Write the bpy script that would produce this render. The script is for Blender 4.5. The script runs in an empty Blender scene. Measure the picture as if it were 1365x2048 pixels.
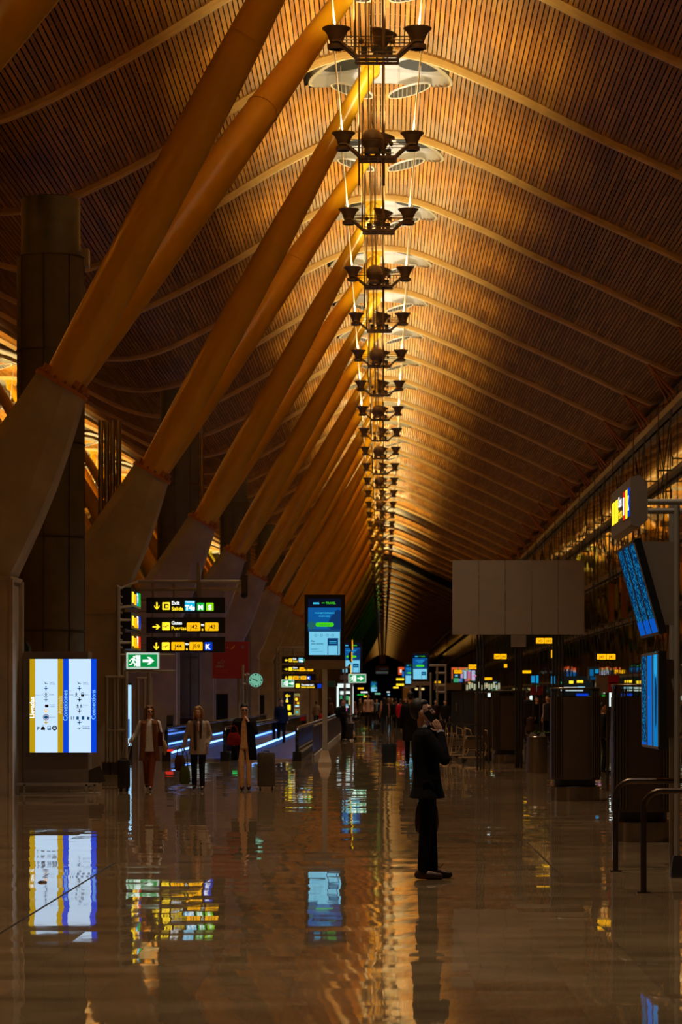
import bpy, bmesh, math, random
from mathutils import Vector, Matrix, Euler
PI = math.pi
S = bpy.context.scene
C = S.collection
F, CX, CY, EYE = 5143.0, 766.0, 1398.0, 1.72
rnd = random.Random(7)
def X(px, d): return (px - CX) * d / F
def Z(py, d): return EYE + (CY - py) * d / F
def P(px, py, d): return Vector((X(px, d), d, Z(py, d)))
def FD(py): return EYE * F / (py - CY)          # distance of a floor point seen at row py

# ---------------------------------------------------------------- materials
MATS = {}
def pbr(name, col, rough=.5, metal=0., spec=.5, **k):
    m = bpy.data.materials.new(name); m.use_nodes = True
    b = m.node_tree.nodes['Principled BSDF']
    b.inputs['Base Color'].default_value = (*col, 1); b.inputs['Roughness'].default_value = rough
    b.inputs['Metallic'].default_value = metal; b.inputs['Specular IOR Level'].default_value = spec
    if 'coat' in k: b.inputs['Coat Weight'].default_value = k['coat']; b.inputs['Coat Roughness'].default_value = .08
    nz = k.get('noise', .12)
    if nz:
        nt = m.node_tree; n = nt.nodes; L = nt.links
        t = n.new('ShaderNodeTexNoise'); t.inputs['Scale'].default_value = k.get('scale', 3.); t.inputs['Detail'].default_value = 4
        g = n.new('ShaderNodeTexCoord'); L.new(g.outputs['Object'], t.inputs['Vector'])
        r = n.new('ShaderNodeMapRange'); r.inputs['To Min'].default_value = 1 - nz; r.inputs['To Max'].default_value = 1 + nz
        r.inputs['From Min'].default_value = .3; r.inputs['From Max'].default_value = .7
        L.new(t.outputs['Fac'], r.inputs['Value'])
        x = n.new('ShaderNodeMix'); x.data_type = 'RGBA'; x.blend_type = 'MULTIPLY'; x.inputs[0].default_value = 1
        x.inputs[6].default_value = (*col, 1); L.new(r.outputs['Result'], x.inputs[7]); L.new(x.outputs[2], b.inputs['Base Color'])
        if k.get('bump'):
            bp = n.new('ShaderNodeBump'); bp.inputs['Strength'].default_value = k['bump']; bp.inputs['Distance'].default_value = .01
            L.new(t.outputs['Fac'], bp.inputs['Height']); L.new(bp.outputs['Normal'], b.inputs['Normal'])
    MATS[name] = m; return m
def emi(name, col, st=1.):
    m = bpy.data.materials.new(name); m.use_nodes = True; nt = m.node_tree; nt.nodes.clear()
    o = nt.nodes.new('ShaderNodeOutputMaterial'); e = nt.nodes.new('ShaderNodeEmission')
    e.inputs[0].default_value = (*col, 1); e.inputs[1].default_value = st
    nt.links.new(e.outputs[0], o.inputs[0]); MATS[name] = m; return m
def srgb(r, g, b):
    return tuple((c/255/12.92 if c/255 <= .04045 else ((c/255+.055)/1.055)**2.4) for c in (r, g, b))
def lit(r, g, b, st=1.): 
    k = 'lit_%d_%d_%d_%d' % (r, g, b, int(st*10))
    return MATS.get(k) or emi(k, srgb(r, g, b), st)
def cloth(r, g, b):
    k = 'cloth_%d_%d_%d' % (r, g, b)
    return MATS.get(k) or pbr(k, tuple(min(.75, c*2.3) for c in srgb(r, g, b)), .9, spec=.2, scale=25, noise=.15, bump=.3)

concrete = pbr('concrete', (.40, .365, .31), .75, scale=1.4, noise=.18, bump=.15)
steel = pbr('brushed_steel', (.42, .39, .36), .28, 1., noise=.08, scale=8)
darksteel = pbr('dark_steel', (.10, .09, .08), .35, .8)
bronze = pbr('bronze_metal', (.105, .075, .055), .30, .85, noise=.08)
lampmetal = pbr('lamp_brown_metal', (.24, .175, .12), .42, .2)
wiremat = pbr('wire_steel', (.9, .88, .84), .35, .2, noise=0)
duct = pbr('duct_mesh_metal', (.12, .105, .082), .5, .2)
ductcap = pbr('duct_top_metal', (.14, .145, .13), .45, .3)
black = pbr('black_plastic', (.012, .012, .013), .35)
rubber = pbr('black_rubber', (.012, .012, .012), .7)
panelgrey = pbr('panel_taupe', (.24, .19, .145), .55, noise=.05)
casegrey = pbr('case_dark_brown', (.20, .155, .12), .5, noise=.05)
tubegrey = pbr('tube_grey_paint', (.33, .30, .26), .4, .2, noise=.05)
rust = pbr('collar_orange_paint', (.46, .17, .035), .5)
ribmat = pbr('laminated_wood', (.76, .53, .22), .5, scale=2)
white = pbr('white_paint', (.88, .88, .86), .45, noise=.04)
skyglass = pbr('skylight_glass', (.12, .125, .12), .12, noise=.03)
redpaint = pbr('sign_red', (.25, .012, .015), .45, noise=.03)
skin = pbr('skin', (.62, .34, .23), .5, noise=.08, scale=20)
eyewhite = pbr('eye_white', (.7, .68, .65), .3, noise=0)
lipmat = pbr('lips', (.38, .13, .10), .45, noise=0)
hairdark = pbr('hair_dark', (.012, .008, .006), .6, scale=40, noise=.3)
hairblond = pbr('hair_blond', (.38, .24, .11), .55, scale=40, noise=.3)
hairbrown = pbr('hair_brown', (.16, .085, .04), .55, scale=40, noise=.3)
blackcloth = pbr('black_cloth', (.008, .008, .009), .9, spec=.15, noise=.1, scale=20)
leather = pbr('brown_leather', (.05, .018, .010), .45, scale=12)
whiteshirt = pbr('white_shirt', (.45, .45, .48), .8, noise=.05)

def paint(name, col): return pbr(name, col, .33, noise=.05, scale=1.2, coat=.25)
armpaint = [paint('arm_paint_yellow', (.71, .39, .012)), paint('arm_paint_olive', (.34, .34, .02)),
            paint('arm_paint_green', (.05, .45, .08)), paint('arm_paint_blue', (.02, .22, .52))]

# floor: polished limestone, every slab laid at its own tiny tilt, with a soft unevenness of the polish
def floor_mat():
    m = bpy.data.materials.new('polished_limestone'); m.use_nodes = True; nt = m.node_tree; n = nt.nodes; L = nt.links
    b = n['Principled BSDF']; geo = n.new('ShaderNodeNewGeometry')
    def vm(op, a, bb=None):
        v = n.new('ShaderNodeVectorMath'); v.operation = op
        for i, q in enumerate((a, bb)):
            if q is None: continue
            if isinstance(q, tuple): v.inputs[i].default_value = q
            else: L.new(q, v.inputs[i])
        return v
    def wn(vec):
        w = n.new('ShaderNodeTexWhiteNoise'); w.noise_dimensions = '3D'; L.new(vec, w.inputs['Vector']); return w
    pos = geo.outputs['Position']
    sc = vm('MULTIPLY', pos, (1/.55, 1/.42, 0))
    # stagger the courses: shift along the course by a random amount for every strip
    fl = vm('FLOOR', sc.outputs[0]); strip = vm('MULTIPLY', fl.outputs[0], (1, 0, 0)); wr = wn(strip.outputs[0])
    sh = vm('MULTIPLY', wr.outputs['Color'], (0, 1, 0)); sc2 = vm('ADD', sc.outputs[0], sh.outputs[0])
    cell = vm('FLOOR', sc2.outputs[0]); w2 = wn(cell.outputs[0]); frac = vm('FRACTION', sc2.outputs[0])
    c0 = vm('SUBTRACT', w2.outputs['Color'], (.5, .5, .5)); tilt = vm('MULTIPLY', c0.outputs[0], (.008, .0068, 0))
    def noise(scale, vec_scale, detail=2):
        v = vm('MULTIPLY', pos, vec_scale); t = n.new('ShaderNodeTexNoise'); t.inputs['Scale'].default_value = scale
        t.inputs['Detail'].default_value = detail; L.new(v.outputs[0], t.inputs['Vector']); return t
    n1 = noise(1.0, (2.2, 1.5, 1)); n2 = noise(1.0, (9, 6, 1)); 
    a1 = vm('MULTIPLY', vm('SUBTRACT', n1.outputs['Color'], (.5, .5, .5)).outputs[0], (.014, .0045, 0))
    a2 = vm('MULTIPLY', vm('SUBTRACT', n2.outputs['Color'], (.5, .5, .5)).outputs[0], (.004, .0022, 0))
    s = vm('ADD', vm('ADD', tilt.outputs[0], a1.outputs[0]).outputs[0], a2.outputs[0])
    nn = vm('NORMALIZE', vm('ADD', s.outputs[0], (0, 0, 1)).outputs[0]); L.new(nn.outputs[0], b.inputs['Normal'])
    # colour
    t3 = noise(1.0, (1.3, 2.6, 1), 6); rp = n.new('ShaderNodeValToRGB'); L.new(t3.outputs['Fac'], rp.inputs[0])
    rp.color_ramp.elements[0].position = .3; rp.color_ramp.elements[0].color = (.235, .148, .072, 1)
    rp.color_ramp.elements[1].position = .7; rp.color_ramp.elements[1].color = (.38, .26, .145, 1)
    mr = n.new('ShaderNodeMapRange'); L.new(w2.outputs['Value'], mr.inputs['Value']); mr.inputs['To Min'].default_value = .82; mr.inputs['To Max'].default_value = 1.12
    mx = n.new('ShaderNodeMix'); mx.data_type = 'RGBA'; mx.blend_type = 'MULTIPLY'; mx.inputs[0].default_value = 1
    L.new(rp.outputs[0], mx.inputs[6]); L.new(mr.outputs[0], mx.inputs[7])
    # joints
    sp = n.new('ShaderNodeSeparateXYZ'); L.new(frac.outputs[0], sp.inputs[0])
    def edge(sock, w):
        a = n.new('ShaderNodeMath'); a.operation = 'LESS_THAN'; L.new(sock, a.inputs[0]); a.inputs[1].default_value = w; return a
    e = n.new('ShaderNodeMath'); e.operation = 'MAXIMUM'; L.new(edge(sp.outputs[0], .006).outputs[0], e.inputs[0]); L.new(edge(sp.outputs[1], .004).outputs[0], e.inputs[1])
    m2 = n.new('ShaderNodeMix'); m2.data_type = 'RGBA'; f5 = n.new('ShaderNodeMath'); f5.operation = 'MULTIPLY'; f5.inputs[1].default_value = .55
    L.new(e.outputs[0], f5.inputs[0]); L.new(f5.outputs[0], m2.inputs[0]); L.new(mx.outputs[2], m2.inputs[6]); m2.inputs[7].default_value = (.03, .02, .015, 1)
    L.new(m2.outputs[2], b.inputs['Base Color'])
    b.inputs['Roughness'].default_value = .022; b.inputs['IOR'].default_value = 1.55
    return m
def slat_mat():
    m = bpy.data.materials.new('bamboo_slats'); m.use_nodes = True; nt = m.node_tree; n = nt.nodes; L = nt.links; b = n['Principled BSDF']
    uv = n.new('ShaderNodeUVMap'); f = n.new('ShaderNodeVectorMath'); f.operation = 'FLOOR'; L.new(uv.outputs[0], f.inputs[0])
    w = n.new('ShaderNodeTexWhiteNoise'); w.noise_dimensions = '2D'; L.new(f.outputs[0], w.inputs['Vector'])
    rp = n.new('ShaderNodeValToRGB'); L.new(w.outputs['Value'], rp.inputs[0]); e = rp.color_ramp.elements
    e[0].color = (.28, .108, .014, 1); e[1].color = (.50, .24, .036, 1); q = e.new(.5); q.color = (.40, .17, .022, 1)
    g = n.new('ShaderNodeTexCoord'); mp = n.new('ShaderNodeMapping'); mp.inputs['Scale'].default_value = (30, 1.2, 30)
    t = n.new('ShaderNodeTexNoise'); t.inputs['Scale'].default_value = 1; t.inputs['Detail'].default_value = 3
    L.new(g.outputs['Object'], mp.inputs[0]); L.new(mp.outputs[0], t.inputs['Vector'])
    mr = n.new('ShaderNodeMapRange'); L.new(t.outputs['Fac'], mr.inputs['Value']); mr.inputs['From Min'].default_value = .3; mr.inputs['From Max'].default_value = .7
    mr.inputs['To Min'].default_value = .85; mr.inputs['To Max'].default_value = 1.12
    mx = n.new('ShaderNodeMix'); mx.data_type = 'RGBA'; mx.blend_type = 'MULTIPLY'; mx.inputs[0].default_value = 1
    L.new(rp.outputs[0], mx.inputs[6]); L.new(mr.outputs[0], mx.inputs[7]); L.new(mx.outputs[2], b.inputs['Base Color'])
    b.inputs['Roughness'].default_value = .5; b.inputs['Specular IOR Level'].default_value = .25; return m
def glass_wall_mat():
    m = bpy.data.materials.new('facade_glass'); m.use_nodes = True; nt = m.node_tree; n = nt.nodes; L = nt.links; n.clear()
    o = n.new('ShaderNodeOutputMaterial'); geo = n.new('ShaderNodeNewGeometry')
    def vm(op, a, bb=None):
        v = n.new('ShaderNodeVectorMath'); v.operation = op
        for i, q in enumerate((a, bb)):
            if q is None: continue
            if isinstance(q, tuple): v.inputs[i].default_value = q
            else: L.new(q, v.inputs[i])
        return v
    pos = geo.outputs['Position']; cell = vm('FLOOR', vm('MULTIPLY', pos, (0, 1/2.25, 1/2.6)).outputs[0])
    w = n.new('ShaderNodeTexWhiteNoise'); w.noise_dimensions = '3D'; L.new(cell.outputs[0], w.inputs['Vector'])
    tilt = vm('MULTIPLY', vm('SUBTRACT', w.outputs['Color'], (.5, .5, .5)).outputs[0], (0, .004, .007))
    t = n.new('ShaderNodeTexNoise'); t.inputs['Scale'].default_value = 1; L.new(vm('MULTIPLY', pos, (1, .7, 1.1)).outputs[0], t.inputs['Vector'])
    a = vm('MULTIPLY', vm('SUBTRACT', t.outputs['Color'], (.5, .5, .5)).outputs[0], (0, .006, .011))
    nn = vm('NORMALIZE', vm('ADD', vm('ADD', tilt.outputs[0], a.outputs[0]).outputs[0], geo.outputs['Normal']).outputs[0])
    g = n.new('ShaderNodeBsdfGlossy'); g.inputs['Roughness'].default_value = .02; g.inputs['Color'].default_value = (.95, .93, .80, 1); L.new(nn.outputs[0], g.inputs['Normal'])
    tr = n.new('ShaderNodeBsdfTransparent'); tr.inputs[0].default_value = (.5, .55, .5, 1)
    fr = n.new('ShaderNodeFresnel'); fr.inputs[0].default_value = 2.2
    mr = n.new('ShaderNodeMapRange'); mr.inputs['To Min'].default_value = .25; mr.inputs['To Max'].default_value = 1; mr.inputs['From Max'].default_value = .7; L.new(fr.outputs[0], mr.inputs['Value'])
    mx = n.new('ShaderNodeMixShader'); L.new(mr.outputs[0], mx.inputs[0]); L.new(tr.outputs[0], mx.inputs[1]); L.new(g.outputs[0], mx.inputs[2]); L.new(mx.outputs[0], o.inputs[0])
    return m
def clear_glass(name='clear_glass', tint=(.8, .85, .85)):
    m = bpy.data.materials.new(name); m.use_nodes = True; n = m.node_tree.nodes; L = m.node_tree.links; n.clear()
    o = n.new('ShaderNodeOutputMaterial'); g = n.new('ShaderNodeBsdfGlossy'); g.inputs['Roughness'].default_value = .03
    tr = n.new('ShaderNodeBsdfTransparent'); tr.inputs[0].default_value = (*tint, 1); fr = n.new('ShaderNodeFresnel'); fr.inputs[0].default_value = 1.5
    mx = n.new('ShaderNodeMixShader'); L.new(fr.outputs[0], mx.inputs[0]); L.new(tr.outputs[0], mx.inputs[1]); L.new(g.outputs[0], mx.inputs[2]); L.new(mx.outputs[0], o.inputs[0])
    return m
def flights_mat():      # a monitor full of rows of flight data
    m = bpy.data.materials.new('flight_data_screen'); m.use_nodes = True; n = m.node_tree.nodes; L = m.node_tree.links; n.clear()
    o = n.new('ShaderNodeOutputMaterial'); e = n.new('ShaderNodeEmission'); g = n.new('ShaderNodeNewGeometry')
    mp = n.new('ShaderNodeVectorMath'); mp.operation = 'MULTIPLY'; mp.inputs[1].default_value = (26, 26, 60); L.new(g.outputs['Position'], mp.inputs[0])
    f = n.new('ShaderNodeVectorMath'); f.operation = 'FLOOR'; L.new(mp.outputs[0], f.inputs[0])
    w = n.new('ShaderNodeTexWhiteNoise'); L.new(f.outputs[0], w.inputs['Vector'])
    rp = n.new('ShaderNodeValToRGB'); L.new(w.outputs['Value'], rp.inputs[0]); q = rp.color_ramp; q.elements[0].color = (.0006, .022, .085, 1); q.elements[0].position = .45
    q.elements[1].color = (.01, .17, .36, 1); q.elements[1].position = .95
    L.new(rp.outputs[0], e.inputs[0]); e.inputs[1].default_value = 1.0; L.new(e.outputs[0], o.inputs[0]); return m
floormat = floor_mat(); slatmat = slat_mat(); facade = glass_wall_mat(); glass = clear_glass(); flights = flights_mat()
def grid_mat():
    m = bpy.data.materials.new('reflector_grid'); m.use_nodes = True; n = m.node_tree.nodes; L = m.node_tree.links; b = n['Principled BSDF']
    g = n.new('ShaderNodeTexCoord'); br = n.new('ShaderNodeTexBrick'); br.offset = 0; br.inputs['Scale'].default_value = 1
    br.inputs['Brick Width'].default_value = .11; br.inputs['Row Height'].default_value = .11; br.inputs['Mortar Size'].default_value = .012
    br.inputs['Color1'].default_value = (.02, .025, .03, 1); br.inputs['Color2'].default_value = (.05, .055, .07, 1); br.inputs['Mortar'].default_value = (.5, .5, .5, 1)
    L.new(g.outputs['Object'], br.inputs['Vector']); L.new(br.outputs['Color'], b.inputs['Base Color']); b.inputs['Roughness'].default_value = .2; return m
gridmat = grid_mat()

# ---------------------------------------------------------------- mesh builder
FONTC = {}
def font_mesh(s, bold=0.):
    k = (s, bold)
    if k in FONTC: return FONTC[k]
    cu = bpy.data.curves.new('t', 'FONT'); cu.body = s; cu.size = 1; cu.offset = bold; cu.resolution_u = 3; cu.fill_mode = 'FRONT'
    o = bpy.data.objects.new('t', cu); C.objects.link(o); dg = bpy.context.evaluated_depsgraph_get(); dg.update()
    me = o.evaluated_get(dg).to_mesh()
    vs = [v.co[:2] for v in me.vertices]; fs = [tuple(p.vertices) for p in me.polygons]
    bpy.data.objects.remove(o); bpy.data.curves.remove(cu)
    if vs:
        x0 = min(v[0] for v in vs); x1 = max(v[0] for v in vs)
    else: x0 = x1 = 0
    FONTC[k] = (vs, fs, x0, x1); return FONTC[k]
class MB:
    def __init__(s): s.v = []; s.f = []
    def add(s, vs, fs):
        b = len(s.v); s.v += [tuple(v) for v in vs]; s.f += [tuple(b+i for i in f) for f in fs]; return s
    def box(s, x0, x1, y0, y1, z0, z1):
        return s.add([(x0,y0,z0),(x1,y0,z0),(x1,y1,z0),(x0,y1,z0),(x0,y0,z1),(x1,y0,z1),(x1,y1,z1),(x0,y1,z1)],
                     [(0,3,2,1),(4,5,6,7),(0,1,5,4),(1,2,6,5),(2,3,7,6),(3,0,4,7)])
    def beam(s, p0, p1, w, h, up=(0,0,1)):
        p0 = Vector(p0); p1 = Vector(p1); t = (p1-p0).normalized(); a = t.cross(Vector(up))
        if a.length < 1e-4: a = t.cross(Vector((1,0,0)))
        a.normalize(); b = a.cross(t).normalized(); a *= w/2; b *= h/2
        q = [p+i*a+j*b for p in (p0, p1) for i, j in ((-1,-1),(1,-1),(1,1),(-1,1))]
        return s.add(q, [(0,1,2,3),(7,6,5,4),(0,4,5,1),(1,5,6,2),(2,6,7,3),(3,7,4,0)])
    def ring(s, c, t, rx, ry, n, ref=None):
        t = Vector(t).normalized(); a = Vector(ref) if ref else Vector((0,0,1)) if abs(t.z) < .9 else Vector((1,0,0))
        a = (a - t*a.dot(t)).normalized(); b = t.cross(a); c = Vector(c)
        return [c + a*rx*math.cos(2*PI*i/n) + b*ry*math.sin(2*PI*i/n) for i in range(n)]
    def rings(s, rs, caps=True, closed=False):
        n = len(rs[0]); vs = [v for r in rs for v in r]; fs = []
        m = len(rs)
        for k in range(m if closed else m-1):
            for i in range(n): 
                j = (i+1) % n; k2 = (k+1) % m; fs.append((k*n+i, k*n+j, k2*n+j, k2*n+i))
        if caps and not closed: fs.append(tuple(range(n))[::-1]); fs.append(tuple((m-1)*n+i for i in range(n)))
        return s.add(vs, fs)
    def cyl(s, p0, p1, r0, r1=None, n=16, caps=True):
        r1 = r0 if r1 is None else r1; t = Vector(p1)-Vector(p0)
        return s.rings([s.ring(p0, t, r0, r0, n), s.ring(p1, t, r1, r1, n)], caps)
    def tube(s, pts, r, n=8, closed=False, caps=True):
        pts = [Vector(p) for p in pts]; m = len(pts); rs = []; ref = None
        for i, p in enumerate(pts):
            if closed: t = (pts[(i+1) % m]-pts[i-1])
            else: t = (pts[min(i+1, m-1)]-pts[max(i-1, 0)])
            t.normalize()
            if ref is None: ref = Vector((0,0,1)) if abs(t.z) < .9 else Vector((1,0,0))
            a = ref - t*ref.dot(t)
            if a.length < 1e-5: a = t.orthogonal()
            ref = a.normalized(); rr = r[i] if isinstance(r, (list, tuple)) else r
            rs.append(s.ring(p, t, rr, rr, n, ref))
        return s.rings(rs, caps, closed)
    def lathe(s, prof, c=(0,0,0), n=20, M=None, caps=True):
        rs = []
        for r, z in prof:
            q = [Vector((r*math.cos(2*PI*i/n), r*math.sin(2*PI*i/n), z)) for i in range(n)]
            if M is not None: q = [M @ v for v in q]
            rs.append([v+Vector(c) for v in q])
        return s.rings(rs, caps)
    def ell(s, c, r, n=16, M=None):
        k = max(6, n//2); prof = [(max(1e-4, math.sin(PI*i/k)), -math.cos(PI*i/k)) for i in range(k+1)]; rs = []
        for a, z in prof:
            q = [Vector((a*math.cos(2*PI*i/n)*r[0], a*math.sin(2*PI*i/n)*r[1], z*r[2])) for i in range(n)]
            if M is not None: q = [M @ v for v in q]
            rs.append([v+Vector(c) for v in q])
        return s.rings(rs)
    def prism(s, pts, O, U, V, N, t):          # 2-D outline in the U,V plane, thickness t along N
        O, U, V, N = map(Vector, (O, U, V, N)); n = len(pts)
        vs = [O+U*a+V*b for a, b in pts] + [O+U*a+V*b+N*t for a, b in pts]
        return s.add(vs, [tuple(range(n))[::-1], tuple(range(n, 2*n))] + [(i, (i+1) % n, n+(i+1) % n, n+i) for i in range(n)])
    def text(s, txt, size, O, U, V, al='L', bold=0., wfit=None):
        vs, fs, x0, x1 = font_mesh(txt, bold); O, U, V = map(Vector, (O, U, V)); w = (x1-x0) or 1
        sx = size if wfit is None else wfit/w
        off = -x0*sx if al == 'L' else (-(x0+x1)/2*sx if al == 'C' else -x1*sx)
        return s.add([O+U*(a*sx+off)+V*(b*size) for a, b in vs], fs)
    def build(s, name, mat, parent=None, world=False, sharp=35, mats=None):
        me = bpy.data.meshes.new(name); vs = s.v
        if parent is not None and world:
            w = Vector(parent.get('_w', parent.location)); vs = [Vector(v)-w for v in vs]
        me.from_pydata([tuple(v) for v in vs], [], s.f); me.validate()
        for m in (mats or [mat]): me.materials.append(m)
        if sharp: me.shade_smooth(); me.set_sharp_from_angle(angle=math.radians(sharp))
        o = bpy.data.objects.new(name, me); C.objects.link(o)
        if parent is not None: o.parent = parent
        o['_w'] = list(parent.get('_w', parent.location)) if parent is not None and world else [0,0,0]
        return o
def tag(o, label=None, cat=None, group=None, kind=None):
    for k, v in (('label', label), ('category', cat), ('group', group), ('kind', kind)):
        if v: o[k] = v
    return o
def thing(name, label, cat, loc=(0,0,0), rz=0., group=None):
    o = bpy.data.objects.new(name, None); C.objects.link(o); o.location = loc; o.rotation_euler = (0,0,rz); o.empty_display_size = .2
    return tag(o, label, cat, group)
def kids(o): return [c for c in bpy.data.objects if c.parent == o]
def copy_tree(o, loc=None, rz=None, label=None, group=None, swap=None, ks=None):
    r = o.copy(); C.objects.link(r)
    if loc is not None: r.location = loc
    if rz is not None: r.rotation_euler = (0,0,rz)
    if label: r['label'] = label
    if group: r['group'] = group
    for ch in (ks if ks is not None else kids(o)):
        c = ch.copy(); C.objects.link(c); c.parent = r
        if swap and ch.material_slots[0].material in swap:
            c.material_slots[0].link = 'OBJECT'; c.material_slots[0].material = swap[ch.material_slots[0].material]
        for g in kids(ch) if ks is None else []:
            d = g.copy(); C.objects.link(d); d.parent = c
    return r
FO = ['first','second','third','fourth','fifth','sixth','seventh','eighth','ninth','tenth','eleventh','twelfth','thirteenth','fourteenth']
ORD = ['nearest','second','third','fourth','fifth','sixth','seventh','eighth','ninth','tenth','eleventh','twelfth','thirteenth','fourteenth','fifteenth','sixteenth','seventeenth','eighteenth','nineteenth','twentieth']
PW = 350.0; PDN = 1900.0; EXPO = 0.0
# ---------------------------------------------------------------- hall shell
K = 1.047
DATA = [(0,15.02),(.7,14.97),(1.34,14.78),(2.27,14.36),(3.08,14.01),(4.23,13.4),(5.39,12.85),(6.4,12.4),(7.2,12.0),(7.8,11.7)]
LEFT = [(0,15.02),(-1.1,14.93),(-1.75,14.67),(-2.9,14.07),(-3.54,13.66),(-4.87,12.85),(-5.97,12.24),(-7.13,11.66),(-8.0,11.37),(-8.8,11.29)]
def interp(tab, x):
    for (a, b), (c, d) in zip(tab, tab[1:]):
        if a <= x <= c: return b + (d-b)*(x-a)/(c-a)
    return tab[-1][1] if x > tab[-1][0] else tab[0][1]
TR = 9.2
lt = sorted([(-a*K, b*K) for a, b in LEFT])
rt = [(a*K, b*K) for a, b in DATA[:8]] + [(9.5, 11.63), (10.2, 11.32), (11.4, 11.75), (14.5, 13.2)]
def prof_raw(x):                   # height of the wooden ceiling above the eye line
    if x >= 0: return interp(rt, x)
    q = -x
    if q > TR: q = 2*TR-q
    if q < 0: q = -q
    return interp(lt, min(q, TR))
def prof(x):
    w = .35 if x < 9.6 else .05
    return EYE + sum(prof_raw(x+w*k)*c for k, c in ((-2,.1),(-1,.25),(0,.3),(1,.25),(2,.1)))
XL, XR = -24.0, 13.6
RIB0 = 62.2; RIBS = [RIB0+9*k for k in range(-5, 99)]
def band(x): return -1.62+0 < x < 1.62
# slats, bay by bay
vs = []; fs = []; uvs = []; mi = []
def quad(q, u, m):
    b = len(vs); vs.extend(q); fs.append((b, b+1, b+2, b+3)); uvs.append(u); mi.append(m)
slats = []; x = XL; k = 0
while x < XR:
    z0, z1 = prof(x), prof(x+.01); sl = (z1-z0)/.01; c = 1/math.sqrt(1+sl*sl)
    slats.append((x, prof(x), sl, c)); x += .115*c
GAP = 282.0
def bay(y0, y1, u0, holes):
    for i, (x, z, sl, c) in enumerate(slats):
        h = .0435*c; tx, tz = -.03*sl*c, .03*c
        a = y0
        for cx in holes:
            e = (x-cx)/1.75
            if abs(e) < 1: a = max(a, y0+1.75+1.55*math.sqrt(1-e*e))
        front = [(y0, y0+.2)] if a > y0 else []
        xa, xb = x-h, x+h; za, zb = z-h*sl, z+h*sl
        n = 1 if y0 > 200 else 3; L_ = (y1-a)/n
        for j in range(n):
            p, q = a+j*L_, a+(j+1)*L_ - (.008 if y0 < 120 else 0)
            u = (i+.5, u0+j+.5)
            quad([(xa,p,za),(xa,q,za),(xb,q,zb),(xb,p,zb)], u, 0)
            if y0 < 160:
                quad([(xa,p,za),(xa+tx,p,za+tz),(xa+tx,q,za+tz),(xa,q,za)], u, 0)
                quad([(xb,p,zb),(xb,q,zb),(xb+tx,q,zb+tz),(xb+tx,p,zb+tz)], u, 0)
for r in RIBS:
    if GAP-5 < r < GAP+8: continue
    bay(r+.09, r+8.91, int(r)*7.0, (-.15, -18.4) if r < 200 else ())
xs = [XL+i*(XR-XL)/90 for i in range(91)]
YA, YB = RIBS[0], RIBS[-1]+9
for a, b in zip(xs, xs[1:]):            # dark roof deck above the slats
    if b > -1.7 and a < 1.6 or b > -20.1 and a < -16.7: 
        pass
    quad([(a,YA,prof(a)+.95),(b,YA,prof(b)+.95),(b,YB,prof(b)+.95),(a,YB,prof(a)+.95)][::-1], (0,0), 1)
for r in RIBS:                           # steel battens the slats are clipped to
    if r > 190: break
    for o in (.9, 1.9, 2.9, 3.9, 4.9, 5.9, 6.9, 7.9):
        y = r+o
        for a, b in zip(xs, xs[1:]):
            if o < 3.5 and (a < 1.75 and b > -1.9 or a < -16.6 and b > -20.2): continue
            quad([(a,y,prof(a)+.05),(a,y+.045,prof(a)+.05),(b,y+.045,prof(b)+.05),(b,y,prof(b)+.05)], (0,0), 2)
me = bpy.data.meshes.new('ceiling'); me.from_pydata(vs, [], fs)
uvl = me.uv_layers.new(name='UVMap'); flat = []
for u in uvs: flat += [u[0], u[1]]*4
uvl.data.foreach_set('uv', flat); me.polygons.foreach_set('material_index', mi)
roofdeck = pbr('roof_deck_dark', (.008, .006, .004), .8); batten = pbr("batten_steel", (.34, .28, .2), .4, .3, noise=0)
for m in (slatmat, roofdeck, batten): me.materials.append(m)
o = bpy.data.objects.new('ceiling', me); C.objects.link(o); tag(o, 'undulating ceiling of golden wooden slats', kind='structure')

m = MB(); m.box(-24, 14, 4, 1010, -.3, 0); o = m.build('floor', floormat, sharp=0); tag(o, 'polished beige limestone floor', kind='structure')

# curved ribs
xr = []; x = XL
while x < XR: xr.append(x); x += .3
m = MB()
rs = []
for x in xr:
    z = prof(x); sl = (prof(x+.02)-prof(x-.02))/.04; c = 1/math.sqrt(1+sl*sl); nx, nz = sl*c, -c
    q = [(x+nx*.16, -.06, z+nz*.16), (x+nx*.16, .06, z+nz*.16), (x+nx*.11, .10, z+nz*.11), (x-nx*.2, .10, z-nz*.2), (x-nx*.2, -.10, z-nz*.2), (x+nx*.11, -.10, z+nz*.11)]
    rs.append([Vector(v) for v in q])
m.rings(rs)
rib = m.build('roof_beam', ribmat)
first = True
for i, r in enumerate(RIBS):
    if GAP-5 < r < GAP+8: continue
    b = rib if first else rib.copy()
    if not first: C.objects.link(b)
    first = False; b.location = (0, r, 0); n = i-4
    tag(b, cat='roof beam', group='curved laminated roof beams across the hall')
    if 0 <= n < 14: b['label'] = ('curved laminated wood roof beam, %s counted from the top of the photo' % FO[n])
    elif n < 0: b['label'] = 'curved laminated wood roof beam nearer the camera than the topmost one spanning the whole photo'
    elif r < GAP: b['label'] = 'distant curved wooden roof beam beyond the fourteenth and before the dark roof gap'
    else: b['label'] = 'very distant curved roof beam beyond the dark gap in the ceiling'

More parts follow.
